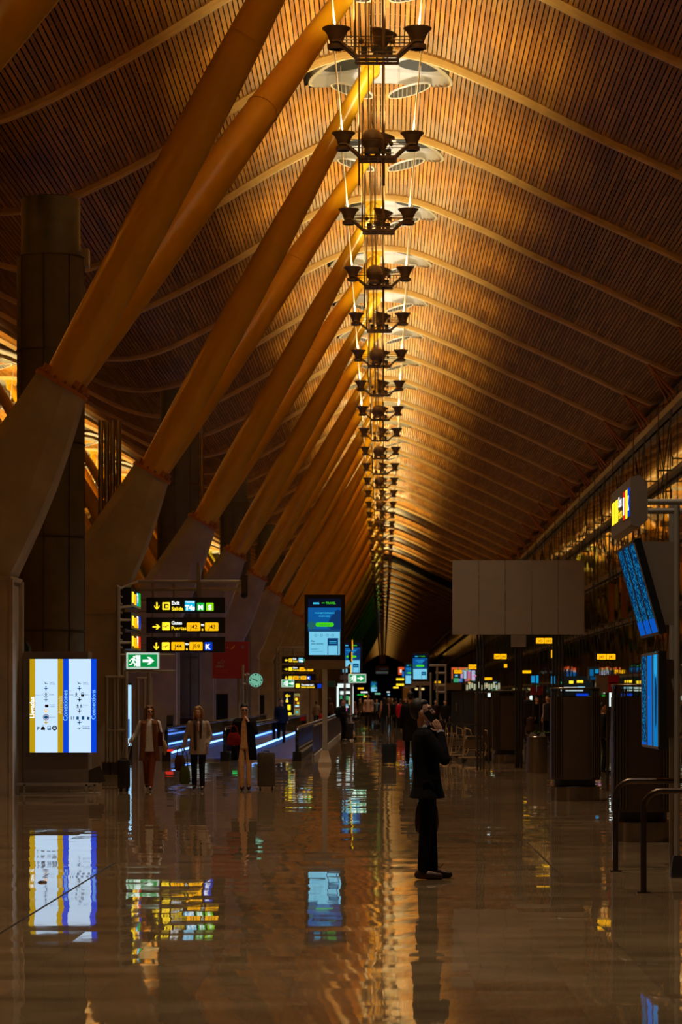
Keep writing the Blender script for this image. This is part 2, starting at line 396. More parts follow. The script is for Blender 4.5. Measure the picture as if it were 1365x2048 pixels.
# glazed facade on the right
XG = 10.35
m = MB(); m.box(XG, XG+.02, 15, 900, 0, 12.75); o = m.build('window_1', facade, sharp=0); tag(o, 'tall glass facade along the right of the hall', kind='structure')
fr = MB(); y = 16.0
while y < 420:
    fr.box(XG-.02, XG-.005, y-.01, y+.01, 0, 12.7); y += 2.25
fr.build('window_frame', darksteel, o, sharp=0)
facsteel = pbr('facade_rail_steel', (.22, .22, .20), .4, .6)
for k, (zz, w, h) in enumerate(((11.95, .26, .24), (9.65, .18, .18), (7.28, .15, .15), (4.98, .13, .13), (2.7, .11, .11))):
    m = MB(); m.beam((XG-.18, 15, zz), (XG-.18, 900, zz), w, h)
    y = 17.0+k*.7
    if k:
        while y < 300: m.beam((XG-.75, y, zz+.04), (XG-.1, y, zz+.04), .10, .05); m.beam((XG-.75, y, zz-.22), (XG-.75, y, zz+.12), .05, .05); y += 4.5
    tag(m.build('trim_%d' % (k+1), facsteel, sharp=0), 'horizontal steel rail of the glass facade', kind='structure')
# cable trusses of the facade
m = MB()
for i in range(30):
    y = 17.75 + 9*i
    for dy in (-2.2, 2.2):
        m.tube([(XG-.25, y, 11.9), (XG-.72, y+dy*.6, 7.3), (XG-.25, y+dy, 2.8)], .018, 4)
    m.tube([(XG-.72, y, 11.9), (XG-.75, y, 0)], .02, 5)
tag(m.build('trim_6', darksteel, sharp=0), 'cable trusses bracing the glass facade', kind='structure')
# struts from the beam tips to the facade head rail
m = MB()
for r in RIBS:
    if r > 380: break
    p = Vector((9.2, r, EYE+11.62))
    for dy in (-1.3, 0, 1.3): m.tube([p, (XG-.2, r+dy, 12.0)], .045, 5)
    m.prism([(0,0),(-1.0,.42),(-.9,.75),(.35,.35)], (10.2, r-.05, EYE+11.08), (1,0,0), (0,0,1), (0,1,0), .1)
tag(m.build('trim_7', rust, sharp=0), 'struts holding the roof edge at the facade', kind='structure')
# far end: dark cross wall, and the low service wall between the piers on the left
endm = pbr('end_wall_dark', (.015, .015, .017), .6)
m = MB(); m.box(-24, 14, 930, 930.4, 0, 19); tag(m.build('wall_back', endm, sharp=0), 'dark far end of the hall', kind='structure')
lw = pbr('left_wall_brown', (.085, .065, .05), .5)
m = MB(); m.box(-9.6, -9.35, 52, 700, 0, 3.6); tag(m.build('wall_left', lw, sharp=0), 'low dark wall behind the moving walkway', kind='structure')
m = MB(); m.box(-24.4, -24, 4, 930, 0, 15); tag(m.build('wall_far_left', endm, sharp=0), 'outer wall of the neighbouring bay', kind='structure')

# ---------------------------------------------------------------- pylons with leaning arms
def pylon(mir):
    sgn = -1 if mir else 1
    t = thing('leaning_pylon', '', 'pylon', (0,0,0))
    OX = -6.9
    def T(v):                   # measured point -> local (origin at the foot, mirrored for the far row)
        x, y, z = v; return ((x-OX)*sgn, y, z)
    def bld(m, name, mat, par=t, sharp=35):
        m.v = [T(v) for v in m.v]
        if mir: m.f = [tuple(reversed(f)) for f in m.f]
        return m.build(name, mat, par, sharp=sharp)
    J = Vector((-5.78, 0, EYE+5.62)); ax = Vector((.50, 0, .866)); sd = Vector((.866, 0, -.50))
    m = MB(); m.box(-8.9, -6.62, -.7, .7, 0, 3.88); m.box(-6.62, -6.55, -.72, -.55, 0, 3.85); m.box(-6.62, -6.55, .55, .72, 0, 3.85)
    m.box(-8.95, -6.58, -.74, .74, 3.82, 3.9); bld(m, 'plinth', concrete, sharp=0)
    m = MB(); rs = []
    for f in (0, .12, .3, .5, .7, .86, 1):
        # f = 0 bottom (level), f = 1 under the collar
        cL = Vector((-8.8, 0, 3.9)).lerp(Vector((J-sd*.46)[:]), f); cR = Vector((-6.64, 0, 3.9)).lerp(Vector((J+sd*.46)[:]), f)
        if 0 < f < 1: cL = cL + Vector((.12*math.sin(PI*f), 0, .1*math.sin(PI*f))); cR = cR + Vector((.10*math.sin(PI*f), 0, 0))
        hy = .62*(1-f)+.50*f; ch = .12+.34*f
        r = []
        mid = (cL+cR)/2; hw = (cR-cL)/2
        for a, b in ((-1, -(1-ch)), (-1+ch*1.1, -1), (1-ch*1.5, -1), (1, -(1-ch)), (1, (1-ch)), (1-ch*1.5, 1), (-1+ch*1.1, 1), (-1, (1-ch))):
            r.append(mid+hw*a+Vector((0, hy*b, 0)))
        rs.append(r)
    m.rings(rs); bld(m, 'pier', concrete, sharp=25)
    m = MB(); m.rings([m.ring(J-ax*.02, ax, .53, .56, 24, (.866,0,-.5)), m.ring(J+ax*.05, ax, .53, .56, 24, (.866,0,-.5))])
    for i in range(14):
        a = 2*PI*i/14; dv = sd*math.cos(a)+Vector((0,1,0))*math.sin(a); p = J+ax*.05+dv*.44
        m.beam(p-ax*.02, p+ax*.16, .03, .12, dv.cross(ax)); m.ell(p+dv*.05+ax*.03, (.03,.03,.03), 6)
    c = bld(m, 'collar', rust)
    for dy in (-2.0, 7.0):
        K0 = Vector((-.30, dy, EYE+15.22)); st = J + ax*.04 + Vector((0, .16 if dy > 0 else -.10, 0)); d = K0-st; rs = []
        prf = ((0,.36),(.02,.355),(.1,.37),(.25,.385),(.42,.38),(.58,.345),(.72,.29),(.85,.235),(.94,.20),(1,.185))
        m = MB()
        for f, r in prf: rs.append(m.ring(st+d*f, d, r, r, 28, (0,1,0)))
        m.rings(rs)
        for f in (.36, .62):
            r = .372 if f < .5 else .338; m.rings([m.ring(st+d*f, d, r+.006, r+.006, 28, (0,1,0)), m.ring(st+d*(f+.0012), d, r+.006, r+.006, 28, (0,1,0))])
        a = bld(m, 'arm', armpaint[0])
        m = MB(); m.cyl(K0+Vector((0,-.11,0)), K0+Vector((0,.11,0)), .235, n=24); m.cyl(K0+Vector((0,-.16,0)), K0+Vector((0,.16,0)), .10, n=16)
        m.prism([(-.16,-.1),(.12,-.1),(.46,.5),(-.40,.5)], K0+Vector((0,-.05,0)), (1,0,0), (0,0,1), (0,1,0), .1)
        bld(m, 'knuckle', armpaint[0])
    return t
PY = [28.2+18*k for k in range(30)]
def palette(d):
    return armpaint[0] if d < 260 else armpaint[1] if d < 330 else armpaint[2] if d < 420 else armpaint[3]
for mir in (False, True):
    t = pylon(mir); ks = kids(t)
    bx = -6.9 if not mir else -2*TR+6.9
    for i, d in enumerate(PY):
        if mir and (d < 60 or d > 400): 
            continue
        sw = {armpaint[0]: palette(d)} if d > 260 else None
        q = copy_tree(t, (bx, d, 0), swap=sw, ks=ks)
        q['group'] = 'leaning pylons of the neighbouring bay' if mir else 'leaning pylons along the left of the walkway'
        if mir: q['label'] = 'yellow leaning pylon of the neighbouring bay, glimpsed between the near concrete piers'
        elif i == 0: q['label'] = 'leaning pylon whose orange arm crosses the top left corner of the photo'
        elif i < 13: q['label'] = 'concrete pylon with two leaning orange arms, %s from the left edge' % FO[i-1]
        elif d < 260: q['label'] = 'distant pylon with leaning orange arms beyond the twelfth'
        else: q['label'] = 'very distant pylon with arms painted olive, green or blue'
    for c in ks: bpy.data.objects.remove(c)
    bpy.data.objects.remove(t)

# ---------------------------------------------------------------- chandeliers
def bowl(m, c, M=None):
    c = Vector(c)
    m.lathe([(.13,-.08),(.168,-.065),(.172,.0),(.15,.015),(.118,.035),(.128,.07),(.158,.16),(.205,.25),(.252,.30),(.268,.305),(.268,.325),(.240,.325),(.19,.26),(.14,.16),(.10,.08),(.001,.08)], c, 22, M, caps=False)
def chandelier(ball):
    t = thing('chandelier', '', 'chandelier')
    for sx in (-1, 1):
        m = MB(); bowl(m, (sx*.77, 0, -.05)); m.build('lamp_bowl', lampmetal, t)
        m = MB()
        m.beam((sx*.38, -.12, -.28), (sx*.70, -.12, 0), .04, .10, (0,1,0)); m.beam((sx*.38, .12, -.28), (sx*.70, .12, 0), .04, .10, (0,1,0))
        m.beam((sx*.70, -.14, .0), (sx*.86, -.14, .0), .03, .07, (0,1,0)); m.beam((sx*.70, .14, .0), (sx*.86, .14, .0), .03, .07, (0,1,0))
        m.beam((sx*.44, -.17, -.235), (sx*.56, -.17, -.13), .05, .13, (0,1,0))
        m.build('arm', bronze if 0 else lampmetal, t)
        m = MB(); m.tube([(sx*.80, 0, .25), (sx*.86, 0, .9), (sx*1.10, 0, 3.45)], [.021, .017, .013], 6)
        m.build('suspension_wire', wiremat, t)
    m = MB(); bowl(m, (.05, .42, .0), Matrix.Rotation(math.radians(14), 3, 'Y'))
    m.build('lamp_bowl', lampmetal, t)
    m = MB()
    for y in (-.14, .14, .42):
        m.beam((-.40, y, -.29), (.40, y, -.29), .05, .05)
    m.beam((-.36, -.14, -.21), (.36, -.14, -.21), .03, .025)
    for x in (-.40, -.2, .0, .2, .40): m.beam((x, -.16, -.27), (x, .44, -.27), .04, .06)
    for y in (0., .5):
        for z in (.05, .12): m.tube([(-.72, y, z), (.72, y, z)], .010, 5)
    for x in (-.3, .3): m.tube([(x, -.1, .12), (x, .45, .12)], .010, 5); m.ell((x, 0, .03), (.05,.05,.06), 8)
    m.build('frame', lampmetal, t)
    for x in (-.24, 0., .24): m = MB(); m.box(x-.06, x+.06, -.15, -.02, -.25, -.11); m.tube([(x, -.1, -.12), (x+.05, -.1, 0), (x+.09, -.1, -.1)], .008, 5); m.build('control_box', black, t)
    top = 3.2; lo = -.92 if ball else -.25
    for x, r, l in ((-.42, .022, lo), (.125, .034, lo), (-.21, .014, -.2), (-.10, .012, -.2)):
        m = MB(); m.cyl((x, -.05, l), (x, -.05, top), r, n=8); m.build('hanging_rod', lampmetal, t)
    if ball:
        m = MB(); m.ell((-.13, -.32, .05), (.245,.245,.25), 24)
        for z in (-.06, .0): m.lathe([(.246,z),(.252,z+.004),(.246,z+.012)], (-.13,-.32,.05), 24, caps=False)
        m.lathe([(.12,-.30),(.16,-.28),(.15,-.2)], (-.13,-.32,.05), 20)
        m.build('ball_speaker', lampmetal, t)
    return t
CH0 = 48.7; CZ = EYE+12.43
CHS = [CH0+9*k for k in range(-4, 94)]
prot = {b: chandelier(b) for b in (False, True)}; pk = {b: kids(prot[b]) for b in prot}
skip_far = ('control_box',)
for side, cxx in (('main', -.11), ('left', -18.4)):
    for i, d in enumerate(CHS):
        k = i-4; ball = (k % 2 == 1)
        if side == 'left' and (d < 80 or d > 330): continue
        ks = [c for c in pk[ball] if d < 190 or not c.name.startswith(('control_box', 'suspension_wire', 'hanging_rod')) or (c.name.startswith('hanging_rod') and d < 330 and c.data.vertices[0].co.x > .1)]
        if d > 330: ks = [c for c in ks if not c.name.startswith('arm')]
        q = copy_tree(prot[ball], (cxx, d, CZ), ks=ks); q['group'] = 'hanging uplight chandeliers' if side == 'main' else 'uplight chandeliers of the neighbouring bay'
        b_ = ' with a dark ball speaker' if ball else ' with an open middle bowl'
        if side == 'left': q['label'] = 'chandelier of bowl lamps hanging in the neighbouring bay at the far left'
        elif k < 0: q['label'] = 'chandelier of bowl lamps above the top edge of the photo, its rods hanging into view'
        elif k < 14: q['label'] = 'brown uplight chandelier%s, %s from the top' % (b_, 'first' if k == 0 else ORD[k])
        elif d < 330: q['label'] = 'small distant chandelier in the row beyond the fourteenth'
        else: q['label'] = 'tiny chandelier at the vanishing end of the row'
for b in prot:
    for c in pk[b]: bpy.data.objects.remove(c)
    bpy.data.objects.remove(prot[b])

# skylights behind each rib, with the pair of round reflector panels
def skylight():
    t = thing('skylight', '', 'skylight')
    zc = 0
    m = MB(); rs = []
    for a, b, z in ((1.72,1.50,-.30),(1.80,1.60,-.26),(1.80,1.60,.02),(1.70,1.48,.08),(1.58,1.34,.40)):
        rs.append([Vector((a*math.cos(2*PI*i/48), b*math.sin(2*PI*i/48), z - .125*(a*math.cos(2*PI*i/48))**2*(1 if z < .2 else .5))) for i in range(48)])
    rs.append([Vector((v.x*.01, v.y*.01, .42)) for v in rs[-1]]); m.rings(rs, caps=False)
    m.build('rim', white, t)
    for sx in (-1, 1):
        m = MB(); top = []; bot = []
        for i in range(21):
            q = -1+i/10; th = PI/2 - sx*math.radians(46+q*31); hh = .15*math.sqrt(max(0, 1-q*q))
            for lst, z in ((top, .17+hh), (bot, .17-hh)):
                f = (z-.08)/.32; a = (1.70-.12*f)-.03; b_ = (1.48-.14*f)-.03; x = a*math.cos(th); lst.append((x, b_*math.sin(th), z-.125*x*x*(.75)))
        m.add(top+bot, [(i, i+1, 21+i+1, 21+i) for i in range(20)])
        m.build('pane', skyglass, t)
    for sx in (-1, 1):
        M = Matrix.Rotation(-sx*.26, 3, 'Y')
        c = Vector((sx*.72, .9, -.62))
        m = MB(); m.lathe([(.001,-.01),(.53,-.01),(.53,.01),(.001,.01)], c, 36, M, caps=False); p = m.build('reflector_panel', gridmat, t)
        m = MB(); m.rings([[c+M @ Vector((r*math.cos(2*PI*i/40), r*math.sin(2*PI*i/40), z)) for i in range(40)] for r, z in ((.525,-.02),(.56,-.02),(.56,.02),(.525,.02))], closed=True)
        m.build('reflector_ring', white, p)
        for dx in (-.3, .3): 
            mm = MB(); q = c+M @ Vector((dx, 0, 0)); mm.tube([q, (q.x, q.y, .0)], .008, 4); mm.build('hanger', wiremat, p)
    return t
t = skylight(); ks = kids(t); n = 0
for i, r in enumerate(RIBS):
    for side, cxx in (('main', -.05), ('left', -18.4)):
        if side == 'left' and (r < 80 or r > 200): continue
        if r > 200: continue
        q = copy_tree(t, (cxx, r+1.72, EYE+15.96)); q['group'] = 'oval skylights at the ridge'
        k = i-5
        if side == 'left': q['label'] = 'oval skylight at the ridge of the neighbouring bay'
        elif k < 0: q['label'] = 'oval white rimmed skylight above the top edge of the photo'
        elif k < 12: q['label'] = 'oval white skylight with two round reflector panels, %s below the top edge' % ('first' if k == 0 else ORD[k])
        else: q['label'] = 'distant oval skylight behind the twelfth'
for c in bpy.data.objects[:]:
    if c.parent in ks: bpy.data.objects.remove(c)
for c in ks: bpy.data.objects.remove(c)
bpy.data.objects.remove(t)

# lights inside the bowls, then added spots for the skylights and the floor
def spot(loc, power, ang, col, r=.06, blend=.7):
    l = bpy.data.lights.new('uplight', 'SPOT'); l.energy = power; l.spot_size = math.radians(ang); l.spot_blend = blend; l.color = col; l.shadow_soft_size = r
    o = bpy.data.objects.new('uplight', l); C.objects.link(o); o.location = loc; o.rotation_euler = (PI, 0, 0); return o
WARM = (1, .69, .25)
def downspot(loc, power, ang=82, r=.12):  # added fill spot below each chandelier, brightens floor and people
    l = bpy.data.lights.new('fill_downlight', 'SPOT'); l.energy = power; l.spot_size = math.radians(ang); l.spot_blend = .8; l.color = (1, .82, .58); l.shadow_soft_size = r
    o = bpy.data.objects.new('fill_downlight', l); C.objects.link(o); o.location = loc
for i, d in enumerate(CHS):
    if d > 905: break
    if d < 120:
        for sx in (-1, 1): spot((-.11+sx*.77, d, CZ+.36), PW, 172, WARM, .07, .45)
        spot((-.05, d+.6, CZ+.50), PW, 172, WARM, .07, .45)
    elif d < 200: spot((-.11, d, CZ+.50), PW*3, 172, WARM, .25, .45)
    elif i % 2: spot((-.11, d, CZ+.50), PW*(5.2 if d < 285 else 1.5), 172, WARM, .25, .45)
    if 30 < d < 105:
        o_ = spot((-.06, d+.45, CZ+.34), 1500, 25, (1, .93, .80), .1, .8); o_.rotation_euler = (Vector((-.05, d+7.3, EYE+15.95))-Vector((-.06, d+.45, CZ+.34))).to_track_quat('-Z', 'Y').to_euler()  # extra narrow white spot, added to brighten the skylight rim
    if d < 260: downspot((-.11, d+.3, CZ-.36), PDN)
    if 26 < d < 330 and i % 2 == 0: spot((-18.4, d, CZ+.50), PW*6, 172, WARM, .25, .45)
# ---------------------------------------------------------------- signs
UX, UZ, NY = (1,0,0), (0,0,1), (0,-1,0)
def rrect(w, h, r=None, n=4):
    r = min(w, h)*.12 if r is None else r; o = []
    for cx, cy, a0 in ((w-r, r, -90), (w-r, h-r, 0), (r, h-r, 90), (r, r, 180)):
        for i in range(n+1): a = math.radians(a0+90*i/n); o.append((cx+r*math.cos(a), cy+r*math.sin(a)))
    return o
class Face:         # a flat lettered face: origin at its lower left corner, u to the right, v up, n towards the reader
    def __init__(s, O, U=UX, V=UZ, N=NY, par=None):
        s.O, s.U, s.V, s.N, s.par = Vector(O), Vector(U), Vector(V), Vector(N), par; s.k = {}
    def mb(s, name, mat): return s.k.setdefault((name, mat.name), (MB(), mat))[0]
    def at(s, u, v, lift=.004): return s.O+s.U*u+s.V*v+s.N*lift
    def poly(s, name, mat, pts, lift=.004, t=.002):
        s.mb(name, mat).prism(pts, s.at(0, 0, lift), s.U, s.V, s.N, t)
    def rect(s, name, mat, u, v, w, h, lift=.004, r=None): s.poly(name, mat, [(u+a, v+b) for a, b in rrect(w, h, r if r is not None else min(w, h)*.1)], lift)
    def text(s, name, mat, txt, u, v, size, al='L', lift=.008, bold=.0, rot=False, wfit=None):
        U, V = (s.V, -s.U) if rot else (s.U, s.V)
        s.mb(name, mat).text(txt, size, s.at(u, v, lift), U, V, al, bold, wfit)
    def disc(s, name, mat, u, v, r, lift=.006, n=20): s.poly(name, mat, [(u+r*math.cos(2*PI*i/n), v+r*math.sin(2*PI*i/n)) for i in range(n)], lift)
    def ringp(s, name, mat, u, v, r, w, lift=.006, n=24):
        for i in range(n):
            a, b = 2*PI*i/n, 2*PI*(i+1)/n
            s.poly(name, mat, [(u+r*math.cos(a), v+r*math.sin(a)), (u+r*math.cos(b), v+r*math.sin(b)), (u+(r-w)*math.cos(b), v+(r-w)*math.sin(b)), (u+(r-w)*math.cos(a), v+(r-w)*math.sin(a))][::-1], lift)
    def done(s):
        for (name, _), (m, mat) in s.k.items(): m.build(name, mat, s.par, world=True, sharp=0)
yel = lit(255, 215, 40, 1.4); yeld = lit(255, 180, 10, 1.25); wht = lit(235, 240, 240, 1.5); cyn = lit(20, 175, 215, 1.1); grn = lit(30, 200, 70, .8); lime = lit(150, 235, 20, .9)
blu = lit(10, 60, 200, .9); redl = lit(235, 40, 25, .9); blk = black
def arrow(f, cx, cy, s, ang, mat):
    pts = [(-.10,.5),(.10,.5),(.10,-.18),(.34,.10),(.34,-.14),(0,-.5),(-.34,-.14),(-.34,.10),(-.10,-.18)]
    a = math.radians(ang); f.poly('arrow', mat, [(cx+s*(x*math.cos(a)-y*math.sin(a)), cy+s*(x*math.sin(a)+y*math.cos(a))) for x, y in pts])
def plane_icon(f, mat, cx, cy, s, ang=25, name='pictogram', lift=.009):
    pts = [(-.5,.02),(-.42,.08),(-.30,.0),(-.05,-.02),(.38,.02),(.5,.0),(.42,-.07),(.1,-.10),(-.1,-.34),(-.2,-.34),(-.08,-.10),(-.34,-.08)]
    a = math.radians(ang); f.poly(name, mat, [(cx+s*(x*math.cos(a)-y*math.sin(a)), cy+s*(x*math.sin(a)+y*math.cos(a))) for x, y in pts], lift)
def gatebox(f, u, v, w, h, txt, m=yeld):
    f.rect('gate_number_panel', m, u, v, w, h); f.text('gate_number', blk, txt, u+w/2, v+h*.24, h*.72, 'C', bold=.012)
def exitbox(f, u, v, s):
    f.rect('pictogram_panel', yel, u, v, s, s*1.02); f.rect('pictogram', blk, u+.2*s, v+.2*s, s*.62, s*.6, .009, .01); f.rect('pictogram_mark', yel, u+.42*s, v+.30*s, s*.30, s*.34, .012, .005)
def planebox(f, u, v, s, ang=20):
    f.rect('pictogram_panel', yel, u, v, s, s*1.02); plane_icon(f, blk, u+s/2, v+s*.55, s*.75, ang)
def board(label, x0, y0, x1, y1, d, group=None, depth=.22, caseN=casegrey):
    w, h = (x1-x0)*d/F, (y1-y0)*d/F
    t = thing('wayfinding_sign', label, 'sign', P(x0, y1, d), group=group)
    m = MB(); p = P(x0, y1, d); m.box(p.x, p.x+w, d, d+depth, p.z, p.z+h); m.build('case', black, t, world=True, sharp=0)
    return t, Face((p.x, d, p.z), par=t), w, h, d/F
def rowsign(d, x0, ys, ph, w, scale, arrows, labs, grp, textok=True):
    out = []
    for i, (y, lab) in enumerate(zip(ys, labs)):
        t, f, W, H, k = board(lab, x0, y, x0+w, y+ph, d, grp); q = scale*k     # q: metres per pixel of the reference board
        a = arrows[i]
        def U(px): return (px-293)*q
        if i == 0:
            arrow(f, U(314), H*.45, 15*q, a, yel); exitbox(f, U(325), H*.2, 15*q)
            f.text('lettering_white', wht, 'Exit', U(344), H*.54, 8.5*q*1.2, bold=.02); f.text('lettering_yellow', yel, 'Salida', U(344), H*.17, 8.5*q*1.2, bold=.02)
            f.rect('terminal_panel', cyn, U(370), H*.14, 20*q, 20*q); f.text('terminal_lettering', wht, 'T4s', U(380), H*.2, 13*q, 'C', bold=.05); f.text('terminal_lettering', wht, 'Terminal', U(380), H*.66, 5*q, 'C', wfit=18*q)
            f.rect('metro_panel', grn, U(394), H*.14, 15*q, 16*q); f.text('metro_lettering', wht, 'M', U(401.5), H*.22, 13*q, 'C', bold=.05)
            f.rect('services_panel', lime, U(412.5), H*.14, 15*q, 16*q); f.text('services_lettering', wht, 'S', U(420), H*.22, 13*q, 'C', bold=.05)
        elif i == 1:
            arrow(f, U(313), H*.4, 15*q, a, yel); planebox(f, U(324.5), H*.18, 15.5*q)
            f.text('lettering_white', wht, 'Gates', U(343.5), H*.55, 9*q, bold=.02); f.text('lettering_yellow', yel, 'Puertas', U(343.5), H*.2, 9*q*1.1, bold=.02)
            gatebox(f, U(374), H*.14, 27*q, 16.5*q, 'J42'); gatebox(f, U(410.5), H*.14, 26.5*q, 16.5*q, 'J43')
            f.text('lettering_white', wht, 'to', U(405.5), H*.45, 7.5*q, 'C', bold=.03); f.text('lettering_yellow', yel, 'a', U(405.5), H*.16, 8*q, 'C', bold=.03)
        else:
            arrow(f, U(313), H*.4, 15*q, a, yel); planebox(f, U(324), H*.15, 15.5*q)
            gatebox(f, U(343), H*.14, 26.5*q, 16.5*q, 'J44'); gatebox(f, U(379), H*.14, 26.5*q, 16.5*q, 'J59')
            f.text('lettering_white', wht, 'to', U(374.2), H*.48, 7.5*q, 'C', bold=.03); f.text('lettering_yellow', yel, 'a', U(374.2), H*.16, 8*q, 'C', bold=.03)
            f.rect('gate_letter_panel', blu, U(409), H*.14, 16*q, 16.5*q); f.text('gate_letter', wht, 'K', U(416.5), H*.23, 13*q, 'C', bold=.05)
        f.done(); out.append(t)
    return out
DS = 65.0
rowsign(DS, 293, (1195, 1235, 1274), 31, 157, 1, (0, 90, 0),
        ('black hanging sign reading Exit Salida with T4s, M and S panels, topmost big board',
         'black hanging sign reading Gates Puertas J42 to J43, middle big board',
         'black hanging sign reading J44 to J59 and K, lowest big board'), 'three stacked wayfinding boards at left')
def exitsign(x0, y0, x1, y1, d, lab):
    w, h = (x1-x0)*d/F, (y1-y0)*d/F; p = P(x0, y1, d); t = thing('exit_sign', lab, 'exit sign', p)
    m = MB(); b = h*.13
    m.box(p.x, p.x+w, d, d+.12, p.z, p.z+h); m.build('case', white, t, world=True, sharp=0)
    f = Face((p.x, d, p.z), par=t); f.rect('frame', lit(205, 235, 215, .75), 0.01, 0.01, w-.02, h-.02, .002, .02); f.rect('green_panel', lit(12, 150, 70, .9), b, b, w-2*b, h-2*b, .006, .005)
    H = h-2*b; g = lit(235, 255, 242, 1.1); q = H/100; ox, oy = b, b
    def pp(name, pts): f.poly(name, g, [(ox+a*q*1.0, oy+c*q) for a, c in pts], .010)
    pp('doorway', [(62,4),(98,4),(98,94),(58,94),(58,72),(66,72),(66,36),(56,30)])
    f.disc('running_figure', g, ox+48*q, oy+80*q, 9*q, .012)
    pp('running_figure', [(36,72),(54,70),(64,56),(76,50),(74,44),(58,48),(52,54),(50,38),(62,24),(54,6),(46,8),(51,22),(38,34),(30,18),(8,14),(8,22),(24,27),(36,52),(34,60),(22,54),(14,42),(8,47),(18,62)])
    pp('arrow', [(116,38),(168,38),(150,20),(172,20),(208,49),(172,80),(150,80),(168,60),(116,60)])
    f.done(); return t
exitsign(252, 1304.5, 319, 1338.5, 58.6, 'green and white emergency exit sign with running figure below the big black boards')
# lattice gantry of the left signs
def tubes(name, mat, segs, par, r=.03, n=8):
    for s in segs:
        rr = r; m = MB()
        if len(s) == 3 and not isinstance(s[2], (tuple, Vector)): rr = s[2]; s = s[:2]
        m.tube(list(s), rr, n); m.build(name, mat, par, world=True)
def pt(px, py, d): return tuple(P(px, py, d))
t = thing('sign_gantry', 'grey tubular gantry with crossbars carrying the big black boards at left', 'sign frame', (X(300, 65.4), 65.4, 0))
d = 65.4
tubes('crossbar', tubegrey, [(pt(275,1163,d), pt(486,1163,d)), (pt(275,1179,d), pt(486,1179,d))], t, .045)
tubes('hanger', tubegrey, [(pt(x,1160,d), pt(x,1300,d)) for x in (306, 349)]+[(pt(398,1125,d), pt(398,1300,d), .055)], t, .035)
m = MB(); p = P(489, 1187, d); m.box(p.x-.07, p.x+.09, d-.1, d+.1, p.z, p.z+.46); m.build('end_box', darksteel, t, world=True)
m = MB(); p = P(489, 1190, d); m.ell((p.x, d, p.z), (.09,.09,.09), 12); m.build('dome_camera', black, t, world=True)
tubes('post', tubegrey, [((X(236,58.6),58.6,0), pt(236,1175,58.6)), ((X(247,60.8),60.8,0), pt(247,1170,60.8)), (pt(298,1305,d), (X(298,d),d,0))], t, .05)
tubes('crossbar', tubegrey, [(pt(236,1178,58.6), pt(275,1163,65.4)), (pt(236,1310,58.8), pt(350,1310,58.9)), (pt(250,1342,58.9), pt(352,1342,58.9)), (pt(236,1240,58.8), pt(262,1240,60.8)), (pt(236,1285,58.8), pt(262,1285,60.8)), (pt(236,1215,58.8), pt(262,1212,60.8))]+
      [(pt(275,y,d), pt(300,y,d)) for y in (1200,1222,1245,1268,1290)], t, .03)
# side boards seen edge on
for i, (ya, yb, la, cols) in enumerate(((1180,1216,'obliquely seen lit board with cyan and green panels, topmost on the left gantry post',(yeld,cyn,grn)),
        (1228,1260,'obliquely seen lit board with yellow and blue panels, middle one on the left gantry post',(yeld,yeld,blu)),
        (1268,1300,'obliquely seen lit board with yellow and red panels, lowest on the left gantry post',(yeld,yeld,redl)))):
    xs_ = -5.93; d0, d1 = 60.6, 63.0; z0 = Z(yb, 62); z1 = Z(ya, 62)
    t = thing('side_sign', la, 'sign', (xs_, d0, z0), group='three obliquely seen boards at the far left gantry')
    m = MB(); m.box(xs_-.25, xs_, d0, d1, z0, z1); m.build('case', black, t, world=True, sharp=0)
    # face looks towards +x; u runs away along -y reversed so text reads left to right
    f = Face((xs_, d0, z0), (0,1,0), UZ, (1,0,0), t); h = z1-z0
    f.rect('arrow_panel', yel, .15, h*.2, .45, h*.6); f.rect('terminal_panel', cols[0], .7, h*.12, .5, h*.6)
    f.rect('gate_panel', cols[1], 1.3, h*.12, .45, h*.72); f.rect('letter_panel', cols[2], 1.85, h*.12, .42, h*.75); f.text('lettering', wht, 'T4', 1.32, h*.3, .3, bold=.03)
    f.done()
    m = MB()
    for z in (z0+.03, z0+.2, z1-.03): m.beam((X(233,58.8), 58.8, z), (X(244,60.4), 60.4, z), .04, .04)
    m.build('bracket', tubegrey, t, world=True)

